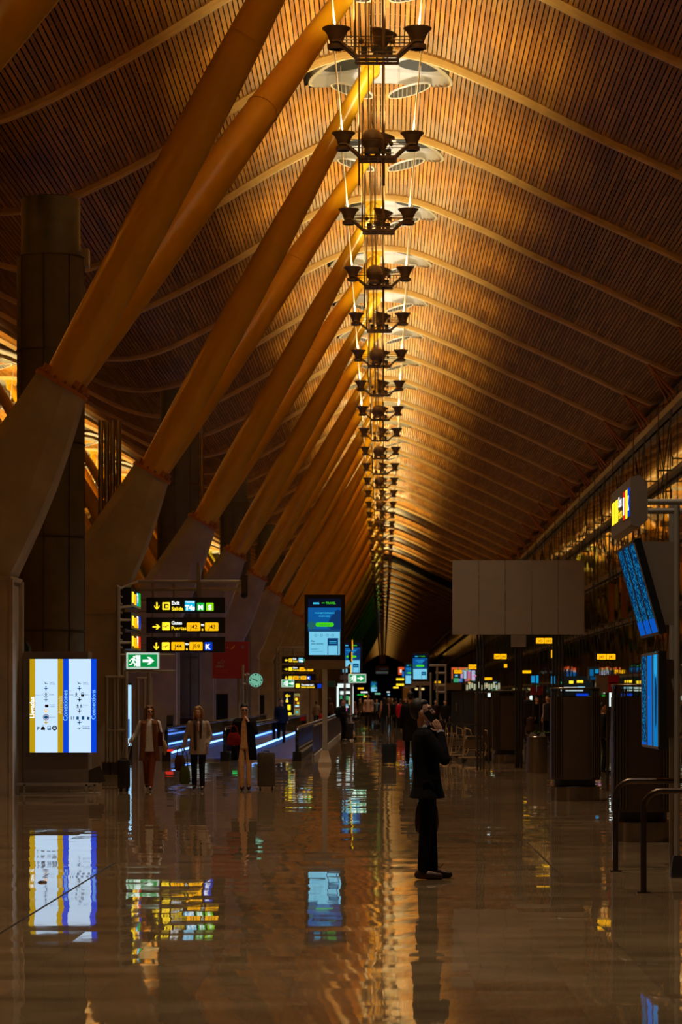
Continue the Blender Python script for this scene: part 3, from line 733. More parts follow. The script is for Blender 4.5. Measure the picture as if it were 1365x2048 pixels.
# travel screens on posts
totempole = pbr('totem_pole_paint', (.42,.47,.52), .45, noise=0); totemfoot = pbr('totem_foot_paint', (.70,.60,.48), .5, noise=0)
def travel(x0, y0, x1, y1, d, lab, ybase=None, plinth=17, pole=(645,655), detail=True):
    w, h = (x1-x0)*d/F, (y1-y0)*d/F; p = P(x0, y1, d); s = w/1.042
    cx = p.x+w/2; t = thing('information_totem', lab, 'screen', (cx, d, 0))
    m = MB(); m.box(p.x, p.x+w, d, d+.14*s, p.z, p.z+h); m.build('screen_case', black, t, world=True, sharp=0)
    m = MB(); pl = .23*s; m.box(p.x-.01, p.x+w+.01, d+.0, d+.2*s, p.z-pl, p.z-.002); m.build('lower_case', panelgrey, t, world=True, sharp=0)
    m = MB(); pw = .065*s; m.box(cx-pw, cx+pw, d+.06, d+.06+2*pw, .02, p.z-pl); m.build('pole', totempole, t, world=True, sharp=0)
    m = MB(); b = .17*s; q = .08*s; y = d+.06+pw
    m.rings([[Vector(v) for v in ((cx-b,y-b,z),(cx+b,y-b,z),(cx+b,y+b,z),(cx-b,y+b,z))] for z in (0,.07)]+[[Vector(v) for v in ((cx-q,y-q,.38),(cx+q,y-q,.38),(cx+q,y+q,.38),(cx-q,y+q,.38))]])
    m.build('foot', totemfoot, t, world=True, sharp=0)
    f = Face((p.x, d, p.z), par=t); u = w/80.; v = h/130.
    navy = lit(14, 18, 40, .8); mid = lit(16, 92, 165, .85); deep = lit(18, 58, 112, .8); pale = lit(120, 205, 235, .95); br = lit(60, 205, 245, 1.); lim = lit(70, 215, 15, .95); dk = lit(10, 50, 90, .8)
    f.rect('screen', navy, 7*u, 104*v, 65*u, 18*v, .003, .002)
    f.rect('screen', mid, 7*u, 56*v, 65*u, 48*v, .003, .002)
    f.poly('picture', deep, [(44*u, 66*v), (49*u, 80*v), (58*u, 94*v), (66*u, 100*v), (72*u, 98*v), (72*u, 60*v), (54*u, 60*v)], .0055)
    f.disc('picture', lit(40, 110, 120, .7), 14*u, 69*v, 8*u, .0055); f.rect('picture', lit(30, 80, 130, .8), 7*u, 56*v, 65*u, 5*v, .0055, .001)
    f.rect('screen', pale, 9*u, 10*v, 61*u, 46*v, .006, .002)
    f.text('logo_lettering', br, 'aena', 17*u, 111*v, 6.5*v, bold=.05, lift=.009, wfit=None); f.rect('logo_dash', lim, 34*u, 112.5*v, 6*u, 1.2*v, .009, .001)
    f.text('travel_lettering', lim, 'TRAVEL', 42*u, 111*v, 5.6*v, bold=.03, lift=.009)
    f.text('headline', br, 'YOUR BEST EXPERIENCE', 39.5*u, 92*v, 3.6*v, 'C', bold=.02, lift=.009, wfit=None); f.text('subheadline', br, 'STARTS HERE', 39.5*u, 85.5*v, 3.6*v, 'C', bold=.02, lift=.009)
    f.rect('button', lim, 22*u, 66*v, 36*u, 8.5*v, .008, 4*v)
    if detail:
        f.text('button_lettering', dk, 'aenatravel.com', 40*u, 68.8*v, 3.4*v, 'C', lift=.012)
        f.text('body_lettering', dk, 'Plan', 13*u, 36*v, 4.6*v, lift=.010, bold=.02); f.text('body_lettering', dk, 'your journey', 13*u, 31*v, 4.6*v, lift=.010, bold=.02)
        for yy, ww in ((22, 16), (20.6, 12), (16.5, 24)): f.rect('body_lettering', mid, 13*u, yy*v, ww*u, .5*v, .010, .0005)
        for xx in (22, 33.5, 45, 56): f.ringp('icon', dk, xx*u, 49*v, 2.4*u, .5*u, .010, 10)
        for xx in (27.5, 39, 50.5): f.rect('icon', mid, (xx-1.5)*u, 48.8*v, 3*u, .4*v, .010, .0005)
    f.rect('phone_picture', deep, 45.5*u, 10.5*v, 21*u, 33*v, .009, .01); f.rect('phone_picture_page', pale, 47*u, 10.5*v, 18*u, 18*v, .011, .003)
    f.rect('phone_picture_line', br, 49*u, 36*v, 14*u, 1*v, .011, .001); f.rect('phone_picture_line', br, 49*u, 33*v, 14*u, 1*v, .011, .001)
    f.done(); return t
travel(609.5, 1189, 690.5, 1320, 67, 'large portrait information screen on a pole reading aena TRAVEL, nearest of its kind')
travel(681, 1282, 725.5, 1350, 122, 'portrait information screen partly behind the nearest one, left of the ceiling row', detail=False)
travel(823, 1305, 859, 1363, 150, 'portrait information screen above the head of the standing man in the foreground', detail=False)
travel(809, 1324.5, 832, 1371, 188, 'narrow portrait information screen mostly hidden behind the one above the man', detail=False)
travel(741, 1361, 756, 1385, 365, 'tiny far portrait information screen near the vanishing point', detail=False)

# second cluster of boards on the left
D2 = 148.
k2 = 17.3/39.5
rowsign(D2, 564, (1313, 1330.4, 1347.6), 13.6, 68, k2*1.0, (-90, 90, 0),
        ('small distant sign reading Exit Salida, topmost in the second board group',
         'small distant sign reading Gates Puertas, middle in the second board group',
         'small distant sign reading J44 to J59, lowest in the second board group'), 'second group of wayfinding boards')
exitsign(563, 1359, 589, 1374.5, 146, 'small green exit sign under the second group of boards')
exitsign(697, 1347.5, 733, 1366, 109, 'green exit sign right of the nearest totem screen, below the second screen')
t = thing('sign_gantry', 'distant tubular sign gantry behind the nearest totem screen', 'sign frame', (X(556, 149), 149, 0))
tubes('crossbar', tubegrey, [(pt(554,1295,149), pt(612,1295,149)), (pt(554,1302,149), pt(612,1302,149)), (pt(554,1312,149), pt(566,1312,149)), (pt(554,1381,149), pt(612,1381,149))]+[(pt(554,y,149),pt(566,y,149)) for y in (1325,1333,1342,1350,1366)], t, .04, 6)
tubes('post', tubegrey, [((X(554,149),149,0), pt(554,1295,149)), ((X(574,149),149,0), pt(574,1382,149)), ((X(600,149),149,0), pt(600,1381,149)), (pt(568,1312,149), pt(568,1295,149)), (pt(588,1312,149), pt(588,1295,149))], t, .06, 6)
t, f, W, H, k = board('low distant board with pictogram and two text lines under the second board group', 588, 1366, 645, 1377, 147)
f.rect('pictogram_panel', yel, .12, H*.15, H*.7, H*.7); f.text('lettering_white', wht, 'Terminal exit', .42, H*.52, H*.42, bold=.02); f.text('lettering_yellow', yel, 'Salida terminal', .42, H*.12, H*.42, bold=.02); f.rect('letter_panel', blu, W-.28, H*.1, .24, H*.7); f.done()
t, f, W, H, k = board('tall narrow dark board with yellow arrow and pictograms standing behind the walkway', 567, 1383, 588, 1434, 128)
arrow(f, W*.42, H*.83, W*.5, -90, yel); f.disc('pictogram', yel, W*.35, H*.62, W*.13); f.rect('pictogram_panel', yel, W*.4, H*.28, W*.3, H*.2); f.disc('pictogram', yel, W*.6, H*.1, W*.2); f.rect('pictogram_panel', wht, W*.28, H*.68, W*.14, W*.1); f.done()
t, f, W, H, k = board('narrow lit advertising panel with warm pictures behind the walkway', 588, 1386, 601, 1431, 129, depth=.1)
f.rect('poster', lit(150, 140, 80, .7), .02, .02, W-.04, H-.04, .003); f.rect('poster_picture', lit(110, 45, 20, .8), .03, H*.3, W-.06, H*.55); f.disc('poster_picture', yel, W*.4, H*.72, W*.22, .009); f.disc('poster_picture', yel, W*.65, H*.55, W*.16, .009); f.rect('poster_picture', lit(180, 230, 235, 1.), W*.2, H*.38, W*.6, H*.08, .009); f.disc('poster_picture', lit(60, 200, 210, .9), W*.5, H*.15, W*.18, .009); f.done()
# edge-on dark boards in front of the second screen
for i, (x, y) in enumerate(((702,1289),(701,1313),(699,1339))):
    d = 110; p = P(x, y, d); t = thing('side_sign', 'edge-on dark sign with yellow rim before the second totem screen, %s of three' % ('topmost','middle','lowest')[i], 'sign', tuple(p), group='edge-on signs before the second screen')
    m = MB(); hh = .24; m.rings([[Vector((p.x+a, yy, p.z+b)) for a, b in ((-.08,-.12),(0,-hh),(.05,-hh),(.05,hh),(0,hh),(-.08,.12))] for yy in (d, d+1.6)]); m.build('case', black, t, world=True, sharp=0)
    m = MB(); m.box(p.x+.052, p.x+.07, d+.02, d+1.6, p.z-.2, p.z+.2); m.build('lit_panel', yeld, t, world=True, sharp=0)
t = thing('sign_pole', 'slim pole beside the second totem screen carrying edge-on signs', 'pole', (X(688,110), 110, 0)); tubes('pole', tubegrey, [((X(690,110),110,0), pt(690,1335,110)), (pt(690,1335,110), pt(700,1335,110))], t, .05)

# kiosk with llegadas / conexiones panel
d = 46.6
t = thing('information_kiosk', 'tall taupe kiosk with a lit white panel reading Llegadas Arrivals Conexiones Connections', 'kiosk', (X(110,d), d, 0))
m = MB(); m.box(X(46,d), X(176,d), d+.05, d+.65, .08, Z(1303,d)); m.build('cabinet', casegrey, t, world=True, sharp=0)
m = MB(); m.box(X(34,d), X(199,d), d-.25, d-.18, Z(1571,d), Z(1565,d))
for x in (50, 174, 190): m.box(X(x,d), X(x+4,d), d-.25, d-.2, .02, Z(1568,d))
m.box(X(45,d), X(200,d), d-.3, d+.2, 0, .03); m.build('bumper_rail', tubegrey, t, world=True)
m = MB(); x0, x1, z0, z1 = X(59.5,d-.1), X(193,d-.1), Z(1505,d-.1), Z(1318,d-.1)
m.box(x0, x1, d-.1, d+.05, z0, z1); m.build('light_box', darksteel, t, world=True, sharp=0)
W, H = x1-x0, z1-z0; f = Face((x0, d-.1, z0), par=t)
pw_ = lit(200, 228, 255, 1.05); am = lit(200, 160, 10, .9); nb = lit(8, 70, 225, .95); ink = pbr('ink', (.01,.03,.05), .6, noise=0); inkb = lit(30, 90, 140, .7); gr = lit(120, 150, 170, .8)
cb = [0, .082, .42, .50, .585, .918, 1.0]
for a, b, mt in ((0,.082,am),(.082,.42,pw_),(.42,.50,am),(.50,.585,nb),(.585,.918,pw_),(.918,1.,nb)): f.rect('lit_strip', mt, a*W, 0, (b-a)*W, H, .003, .001)
f.text('title_lettering', wht, 'Llegadas', .068*W, .37*H, .115, rot=True, bold=.02, wfit=None); f.text('title_lettering', lit(235,215,150,.95), 'Arrivals', .487*W, .41*H, .105, rot=True)
f.text('title_lettering', lit(130,205,255,1.), 'Conexiones', .565*W, .34*H, .115, rot=True, bold=.01); f.text('title_lettering', lit(130,205,255,1.), 'Connections', .985*W, .355*H, .105, rot=True, bold=.01)
def walker(u, v, s, mt=ink):
    f.disc('pictogram', mt, u, v+.4*s, .10*s, .007); f.poly('pictogram', mt, [(u+a*s, v+b*s) for a, b in ((-.12,.28),(.1,.28),(.3,.0),(.24,-.04),(.08,.12),(.08,-.1),(.3,-.45),(.2,-.5),(0,-.18),(-.22,-.5),(-.3,-.44),(-.08,-.06),(-.1,.1),(-.26,-.02),(-.3,.04))], .006)
def down_plane(u, v, s, mt): f.poly('pictogram', mt, [(u+a*s, v+b*s) for a, b in ((-.06,.45),(-.25,.5),(-.25,.44),(.25,.44),(.25,.5),(.06,.45),(.08,.1),(.5,.16),(.5,.06),(.08,-.14),(.04,-.5),(-.04,-.5),(-.08,-.14),(-.5,.06),(-.5,.16),(-.08,.1))], .006)
A = .245*W; B_ = .745*W
for u, cc in ((A, gr), (B_, inkb)):
    plane_icon(f, ink, u, .745*H, .085, -28, lift=.006); f.text('caption', inkb, 'Llegada', u+.065, .745*H, .030, lift=.006); f.text('caption', inkb, 'Arrivals', u+.065, .727*H, .032, bold=.02, lift=.006)
    down_plane(u, .683*H, .085, inkb)
walker(A, .62*H, .085); f.ringp('icon_frame', gr, A, .62*H, .07, .004, .005, 4); f.text('caption', inkb, 'Salida', A+.07, .613*H, .034, lift=.006); f.text('caption', gr, 'Pasaporte', A-.19, .61*H, .026, lift=.006)
down_plane(A, .563*H, .085, gr); f.rect('pictogram', ink, A-.02, .483*H, .065, .05, .006, .015); f.text('caption', inkb, 'Recogida', A+.065, .505*H, .03, lift=.006); f.text('caption', inkb, 'equipaje', A+.065, .487*H, .03, lift=.006); down_plane(A, .443*H, .085, yeld)
f.ringp('pictogram', lit(130, 40, 90, .8), A, .378*H, .055, .012, .006); f.disc('pictogram', inkb, A, .378*H, .034, .006); f.text('caption', inkb, 'Aduana', A+.07, .372*H, .034, lift=.006); down_plane(A, .32*H, .085, am)
f.text('pictogram', ink, 'P', .115*W, .24*H, .085, bold=.02)
f.poly('pictogram', ink, [(.2*W+a*.09, .24*H+b*.09) for a, b in ((-.4,0),(-.4,.35),(-.22,.7),(.22,.7),(.4,.35),(.4,0))], .006); f.text('caption', inkb, 'Taxi', .2*W, .287*H, .026, 'C', lift=.006)
f.rect('pictogram', inkb, .265*W, .24*H, .065, .07, .006, .008); f.rect('pictogram', pw_, .27*W, .257*H, .052, .035, .009, .004)
f.disc('pictogram', ink, .373*W, .262*H, .045, .006); f.rect('pictogram', pw_, .355*W, .25*H, .045, .045, .009, .01); f.rect('pictogram', ink, .36*W, .262*H, .035, .018, .012, .002)
walker(B_-.055, .62*H, .08); f.rect('pictogram', ink, B_+.03, .598*H, .055, .072, .006, .012); f.rect('pictogram', pw_, B_+.037, .622*H, .041, .022, .009, .003)
f.text('caption', inkb, 'Salida', B_-.18, .61*H, .034, lift=.006); f.text('caption', gr, 'T4', B_-.18, .655*H, .03, lift=.006); f.text('caption', inkb, 'Gates', B_+.095, .613*H, .03, lift=.006)
down_plane(B_, .563*H, .085, ink); walker(B_-.03, .495*H, .075); walker(B_+.03, .495*H, .075, inkb); f.text('caption', gr, 'Control', B_+.065, .50*H, .03, lift=.006); down_plane(B_, .443*H, .085, ink)
for i_, (uu, hh) in enumerate(((.62,.06),(.655,.06),(.70,.055),(.78,.06),(.86,.05))):
    f.rect('pictogram', inkb, uu*W, .352*H, .012 if i_ < 2 else .045, hh, .006, .004)
down_plane(B_, .32*H, .085, inkb); plane_icon(f, ink, B_, .262*H, .085, 15, lift=.006); f.text('caption', inkb, 'Puerta de', B_+.06, .27*H, .032, lift=.006); f.text('caption', inkb, 'embarque', B_+.06, .252*H, .034, bold=.02, lift=.006)
f.done()
m = MB(); m.beam((X(176,d)+.02, d+.1, Z(1540,d)), (X(190,d), d+.1, Z(1570,d)), .02, .4); m.build('side_shelf', darksteel, t, world=True)

# clock
d = 69.5; p = P(512, 1360.5, d); R_ = 13.8*d/F
t = thing('wall_clock', 'round pale green lit clock on a bracket beside the red sign', 'clock', tuple(p))
m = MB(); m.cyl((p.x, d, p.z), (p.x, d+.08, p.z), R_*1.04, n=40); m.build('case', darksteel, t, world=True)
f = Face((p.x, d, p.z), par=t); f.disc('dial', lit(120, 190, 160, .8), 0, 0, R_, .004, 40)
for i in range(12): a = i*PI/6; f.disc('hour_mark', blk, R_*.82*math.sin(a), R_*.82*math.cos(a), .014 if i % 3 else .024, .008, 8)
def hand(ang, l, w):
    a = math.radians(ang); u = (math.sin(a), math.cos(a)); n_ = (u[1], -u[0]); f.poly('clock_hand', blk, [(-u[0]*.05+n_[0]*w, -u[1]*.05+n_[1]*w), (u[0]*l+n_[0]*w*.6, u[1]*l+n_[1]*w*.6), (u[0]*l-n_[0]*w*.6, u[1]*l-n_[1]*w*.6), (-u[0]*.05-n_[0]*w, -u[1]*.05-n_[1]*w)], .01)
hand(293, R_*.85, .010); hand(290, R_*.5, .014); f.done()
tubes('bracket', tubegrey, [(pt(490,1350,d+.1), pt(500,1350,d+.1)), (pt(485,1368,d+.1), pt(502,1368,d+.1)), (pt(486,1330,d+.1), (X(486,d),d+.1,0)), (pt(494,1345,d+.1), (X(494,d),d+.1,0))], t, .035)
# red information board
d = 69.8; x0, x1, z0, z1 = X(425,d), X(498,d), Z(1357,d), Z(1283,d)
t = thing('red_sign', 'dark red square information board with a small desk pictogram behind the black boards', 'sign', (x0, d, z0))
m = MB(); m.box(x0, x1, d, d+.15, z0, z1); m.build('panel', redpaint, t, world=True, sharp=0); f = Face((x0, d, z0), par=t); pk_ = pbr('pale_print', (.28,.13,.12), .5, noise=0); q = (x1-x0)/73
f.disc('pictogram', pk_, 13*q, 32*q, 2.2*q); f.ringp('pictogram', pk_, 20*q, 34*q, 4.2*q, 1.2*q); f.rect('pictogram', pk_, 19.4*q, 31.8*q, 1.2*q, 4*q); f.poly('pictogram', pk_, [(6*q,22*q),(23*q,22*q),(22.5*q,29*q),(19*q,25*q),(17*q,27*q),(10*q,27*q)])
for v in (16, 12): f.rect('lettering', redl if 0 else pbr('dim_red_print', (.35,.03,.03), .5, noise=0), 6*q, v*q, 25*q, 1.6*q)
f.poly('logo_wing', pbr('logo_orange', (.5,.2,.03), .5, noise=0), [(36*q,60*q),(44*q,66*q),(46*q,66*q),(42*q,60*q),(37*q,58*q)]); f.poly('logo_triangle', pk_, [(28*q,60*q),(33*q,60*q),(30.5*q,64.5*q)]); f.disc('logo_disc', pbr('logo_grey', (.12,.12,.16), .5, noise=0), 61*q, 63*q, 2.8*q); f.done()
tubes('post', tubegrey, [(pt(478,1330,d+.2),(X(478,d),d+.2,0))], t, .05)

# ---------------------------------------------------------------- right-hand signs and screens (they face across the hall)
d0 = 25.3
t = thing('screen_mast', 'brown steel mast at the right edge with double crossbars and side plates', 'mast', (X(1355,24.8), 24.8, 0))
m = MB(); xm = X(1355,24.8); m.cyl((xm, 24.8, .2), (xm, 24.8, Z(1010,24.8)), .028, n=14)
m.build('mast_tube', tubegrey, t, world=True)
m = MB(); m.rings([[Vector(v) for v in ((xm-a,24.8-a,z),(xm+a,24.8-a,z),(xm+a,24.8+a,z),(xm-a,24.8+a,z))] for a, z in ((.065,0),(.065,.02),(.04,.21))]); m.build('foot', darksteel, t, world=True, sharp=0)
for a_, y_ in ((2.62, 1004), (2.62, 1022), (xm+.05, 1470)): m = MB(); m.tube([(a_, 25.4, Z(y_,25.4)), (4.5, 25.4, Z(y_,25.4))], .030, 12); m.build('crossbar', tubegrey, t, world=True)
m = MB(); m.cyl((X(1346,26.2), 26.2, 0), (X(1346,26.2), 26.2, Z(1000,26.2)), .035, n=12); m.build('rear_mast_tube', tubegrey, t, world=True)
m = MB(); dd = 25.0
m.prism([(X(1283,dd),Z(1082,dd)),(X(1354,dd),Z(1084,dd)),(X(1354,dd),Z(1250,dd)),(X(1324,dd),Z(1250,dd))][::-1], (0,dd,0), UX, UZ, (0,1,0), .03)
m.prism([(X(1326,dd),Z(1318,dd)),(X(1358,dd),Z(1320,dd)),(X(1358,dd),Z(1476,dd)),(X(1326,dd),Z(1476,dd))][::-1], (0,dd,0), UX, UZ, (0,1,0), .03)
m.build('side_plate', casegrey, t, world=True, sharp=0)
# lit box sign
t = thing('box_sign', 'brown box sign with yellow, red and blue lit panels at the right edge', 'sign', (2.5, 25.9, Z(1063,28)))
xa = 2.5; zb, zt = Z(1063,28.1), Z(984,28.1); zb = Z(1040,25.9)-.05; zt = Z(962,25.9)+.04
m = MB(); m.rings([[Vector((xa+a, yy, b)) for a, b in ((0,zb),(0,zt),(.09,zt+.02),(.17,zt-.06),(.17,zb+.05),(.09,zb-.02))] for yy in (25.9, 28.1)]); m.build('case', casegrey, t, world=True, sharp=0)
f = Face((xa, 28.1, zb), (0,-1,0), UZ, (-1,0,0), t); H = zt-zb
f.rect('gate_panel', yel, .14, H*.26, .30, H*.5); f.rect('pictogram_panel', yel, .5, H*.26, .34, H*.5)
f.text('lettering_white', wht, 'Gates', .9, H*.55, .16, bold=.02); f.text('lettering_yellow', yel, 'Puertas', .9, H*.30, .14, bold=.02)
f.rect('red_panel', redl, 1.42, H*.2, .2, H*.6); f.rect('red_panel_strip', wht, 1.46, H*.3, .12, H*.38, .008); f.rect('yellow_panel', yel, 1.67, H*.2, .22, H*.6); f.rect('blue_panel', blu, 1.93, H*.2, .2, H*.6); f.text('letter', wht, 'K', 1.96, H*.34, .2, bold=.04); f.done()
# flight monitors
def monitors(lab, xt, xb, y0, y1, zt, zb, kinds, tiltpush):
    t = thing('flight_monitor_bank', lab, 'screens', (xb, y0, zb)); V = Vector((xb-xt, 0, zb-zt)); L_ = V.length; V = -V/L_; U = Vector((0,-1,0)); N = U.cross(V)
    if N.x > 0: N = -N
    O = Vector((xb, y1, zb)); W = y1-y0; w = W/3
    m = MB(); m.prism([(-.01,-.01),(W+.01,-.01),(W+.01,L_+.01),(-.01,L_+.01)], O, U, V, -N, .07); m.build('case', black, t, world=True, sharp=0)
    for i, kmat in enumerate(kinds):
        m = MB(); u0 = i*w
        for a, b, c, e in ((0,.025,0,L_),(w-.025,w,0,L_),(0,w,0,.02),(0,w,L_-.02,L_)): m.prism([(u0+a,c),(u0+b,c),(u0+b,e),(u0+a,e)], O, U, V, N, .012)
        mo = m.build('monitor', panelgrey, t, world=True, sharp=0); mo['_w'] = mo.get('_w')
        f = Face(O, U, V, N, t)
        f.rect('monitor_screen', kmat, u0+.025, .02, w-.05, L_-.04, .002, .001)
        if kmat.name.startswith('flight'):
            f.rect('monitor_footer', lit(12, 90, 200, .85), u0+.025, .02, w-.05, .14 if tiltpush else .03, .006, .001)
        if kmat is ad2:
            f.disc('monitor_picture', lit(40, 170, 225, .9), u0+w*.5, L_-.12, .13, .006); f.poly('monitor_picture', lit(10, 60, 110, .7), [(u0+w*.45, .2), (u0+w*.62, .25), (u0+w*.7, L_*.6), (u0+w*.55, L_*.78), (u0+w*.36, L_*.6)], .006)
        if kmat is ad1: f.text('monitor_lettering', redl, 'n', u0+w*.3, L_*.52, .05); f.text('monitor_lettering', black, 'tu', u0+w*.35, L_*.47, .04)
        f.done()
ad1 = lit(14, 110, 210, .85); ad2 = lit(16, 130, 205, .8)
monitors('upper bank of three blue flight monitors tilted downwards at the right edge', X(1269,24.9), X(1321,24.9), 24.9, 26.65, Z(1081,24.9), Z(1267,24.9), (flights,)*3, True)
monitors('lower bank of three upright blue monitors at the right edge, one with an oval picture', 2.665, 2.67, 24.8, 26.4, Z(1304,24.8), Z(1498,24.8), (flights, ad1, ad2), False)

# U-shaped rails at lower right
for i, (yb, lab) in enumerate(((1743,'bronze tubular barrier rail at lower right, the farther of two'),(1786,'bronze tubular barrier rail at lower right, the nearer of two'))):
    d = FD(yb); xx = X(1232 if i == 0 else 1288, d); t = thing('barrier_rail', lab, 'barrier', (xx, d, 0)); hh = .905; r = .16
    pts = [(xx, d, .01), (xx, d, hh-r)]+[(xx+r-r*math.cos(a), d, hh-r+r*math.sin(a)) for a in [math.radians(q) for q in (15,30,45,60,75,90)]]+[(xx+1.9, d, hh)]
    m = MB(); m.tube(pts, .027, 16); m.build('rail_tube', bronze, t, world=True, sharp=60)
    m = MB(); m.box(xx-.06, xx+.06, d-.05, d+.05, 0, .012); m.build('base_plate', bronze, t, world=True, sharp=0)

# blank board on poles
d = 62.
t = thing('blank_board', 'large blank taupe board of five panels above the gate pods', 'board', (X(1037,d), d, 0))
m = MB()
for i in range(5):
    a, b = 905+i*53, 905+(i+1)*53; m.box(X(a,d)+.006, X(b,d)-.006, d, d+.08, Z(1269,d), Z(1120.5,d))
m.build('panel', panelgrey, t, world=True, sharp=0)
m = MB()
for x in (956, 962, 968, 1108, 1114, 1121, 1127): m.cyl((X(x,d), d+.15, 0), (X(x,d), d+.15, Z(1265,d)), .026, n=8)
m.build('pole', darksteel, t, world=True)
d = 64.; t = thing('small_board', 'small blank grey board on three poles hanging under the large blank board', 'board', (X(1040,d), d, 0))
m = MB(); m.box(X(1023,d), X(1053,d), d, d+.08, Z(1294,d), Z(1270,d)); m.build('panel', panelgrey, t, world=True, sharp=0)
m = MB()
for x in (1033, 1038, 1044): m.cyl((X(x,d), d+.12, 0), (X(x,d), d+.12, Z(1290,d)), .03, n=8)
m.build('pole', darksteel, t, world=True)
f = Face((X(1023,d), d, Z(1294,d)), par=t); f.poly('pictogram', casegrey, [(.15,.2),(.21,.2),(.18,.25)]); f.done()

# gate number signs
for i, (x0, y0, x1, y1, d, txt) in enumerate(((1073,1276,1106,1287,78,'J42 J43'),(989,1308,1014,1318,104,'J45 J46'),(938,1329,957,1338,140,'J47 J48'),(909,1340,925,1347,170,'J49 J50'),
        (1195,1308,1232,1319,50,'J40 J41'),(1044,1341,1063,1346.5,110,'J44'),(970,1355,985,1360,150,'J51'),(870,1362.5,882,1369.5,200,'J52'),(1103,1300,1108,1316,80,'J'),(1009,1328,1015,1335,120,'J'))):
    w, h = (x1-x0)*d/F, (y1-y0)*d/F; p = P(x0, y1, d)
    lab = {0:'glowing yellow gate sign reading J42 J43 below the blank board',1:'glowing yellow double gate sign left of the small grey board',2:'glowing yellow gate sign above the far shop windows',3:'leftmost small yellow gate sign over the colourful shop window',
           4:'long yellow gate sign above the rightmost pods',5:'dim yellow gate sign right of the small grey board poles',6:'thin yellow gate sign low beyond the pods',7:'small round yellow gate light beside the information screens',8:'narrow yellow gate sign seen edge on beside the pole group',9:'tiny narrow yellow gate sign left of the small grey board'}[i]
    t = thing('gate_sign', lab, 'gate sign', tuple(p)); m = MB(); m.box(p.x-.03, p.x+w+.03, d, d+.2, p.z-.03, p.z+h+.03); m.build('case', black, t, world=True, sharp=0)
    f = Face((p.x, d, p.z), par=t)
    if ' ' in txt:
        for k, s_ in enumerate(txt.split()): f.rect('gate_number_panel', yeld, k*w*.51, 0, w*.485, h); f.text('gate_number', casegrey, s_, k*w*.51+w*.24, h*.22, h*.72, 'C')
    else: f.rect('gate_number_panel', yeld, 0, 0, w, h)
    f.done()
    m = MB(); m.cyl((p.x+w/2, d+.1, p.z+h), (p.x+w/2, d+.1, p.z+h+.5), .02, n=6); m.build('hanger', darksteel, t, world=True)
# ---------------------------------------------------------------- gate pods, bin, carts, walkway
podbody = pbr('pod_dark_bronze', (.11, .078, .055), .36, .6, noise=.06)
podfin = pbr('pod_fin_steel', (.22, .18, .14), .3, .9, noise=.05)
podbase = pbr('pod_base_steel', (.40, .34, .28), .22, 1., noise=.05)
def pod(lab, x0, x1, ytop, ybase, half=False):
    d = FD(ybase); xa, xb = X(x0, d), X(x1, d); r = (xb-xa)/2; cx = (xa+xb)/2; cy = d+r*.7; top = Z(ytop, d)
    t = thing('gate_pod', lab, 'pod', (cx, cy, 0), group='round bronze gate pods')
    def rr(rad, sq):   # rounded square outline
        return [(math.copysign(abs(math.cos(a))**sq, math.cos(a))*rad, math.copysign(abs(math.sin(a))**sq, math.sin(a))*rad) for a in [2*PI*i/48 for i in range(48)]]
    m = MB(); o = rr(r*.97, .62)
    m.rings([[Vector((a*k, b*k, z)) for a, b in o] for k, z in ((1,.36),(1,top-.16))]); m.build('body', podbody, t)
    m = MB(); m.rings([[Vector((a*k, b*k, z)) for a, b in o] for k, z in ((.97,top-.16),(.97,top-.03))]); m.build('top_glazing', glass, t)
    m = MB(); m.rings([[Vector((a*k, b*k, z)) for a, b in o] for k, z in ((1.01,top-.03),(1.01,top-.01),(.98,top))]); m.build('lid', podfin, t)
    m = MB()
    for s in (-1, 1):
        for i in range(5):
            x = s*r*(.60+.085*i); yy = -r*.97*max(.05, 1-(abs(x)/r)**3.2)**.31; m.box(x-.010, x+.010, yy-.03, yy+.02, .40, top-.06)
    m.build('fin', podfin, t, sharp=0)
    m = MB(); m.cyl((0,0,.24), (0,0,.36), r*.80, r*.80, 40); m.build('recess', black, t)
    m = MB(); m.lathe([(r*.30,.30),(r*.5,.285),(r*.90,.26),(r*.97,.235),(r*.97,0)], (0,0,0), 48); m.build('base_drum', podbase, t)
    return t
pod('bronze rounded gate pod at far right behind the barrier rails', 1226, 1352, 1368, 1684)
pod('bronze rounded gate pod left of the lower blue monitors', 1102, 1205, 1375, 1602)
pod('bronze rounded gate pod behind and left of the steel bin', 985, 1049, 1380, 1527)
pod('bronze gate pod partly behind the pod left of the steel bin', 950, 986, 1384, 1522)
tintp = pbr('partition_blue_grey', (.06, .065, .085), .3, .4, noise=.05)
d = 86.
for i, (a, b, lab) in enumerate(((904,927,'blue grey partition panel behind the carts, left one'),(928.5,951,'blue grey partition panel behind the carts, right one'))):
    t = thing('partition_panel', lab, 'partition', (X(a,d), d, 0)); m = MB(); m.box(X(a,d), X(b,d), d, d+.12, 0, Z(1385,d)); m.build('panel', tintp, t, world=True, sharp=0)
    m = MB(); m.box(X(a,d)-.01, X(b,d)+.01, d-.02, d+.14, Z(1385,d), Z(1385,d)+.03); m.build('cap', darksteel, t, world=True, sharp=0)
    if i == 0: m = MB(); m.box(X(912,d), X(915,d), d-.01, d, Z(1422,d), Z(1405,d)); m.build('handle', steel, t, world=True, sharp=0)
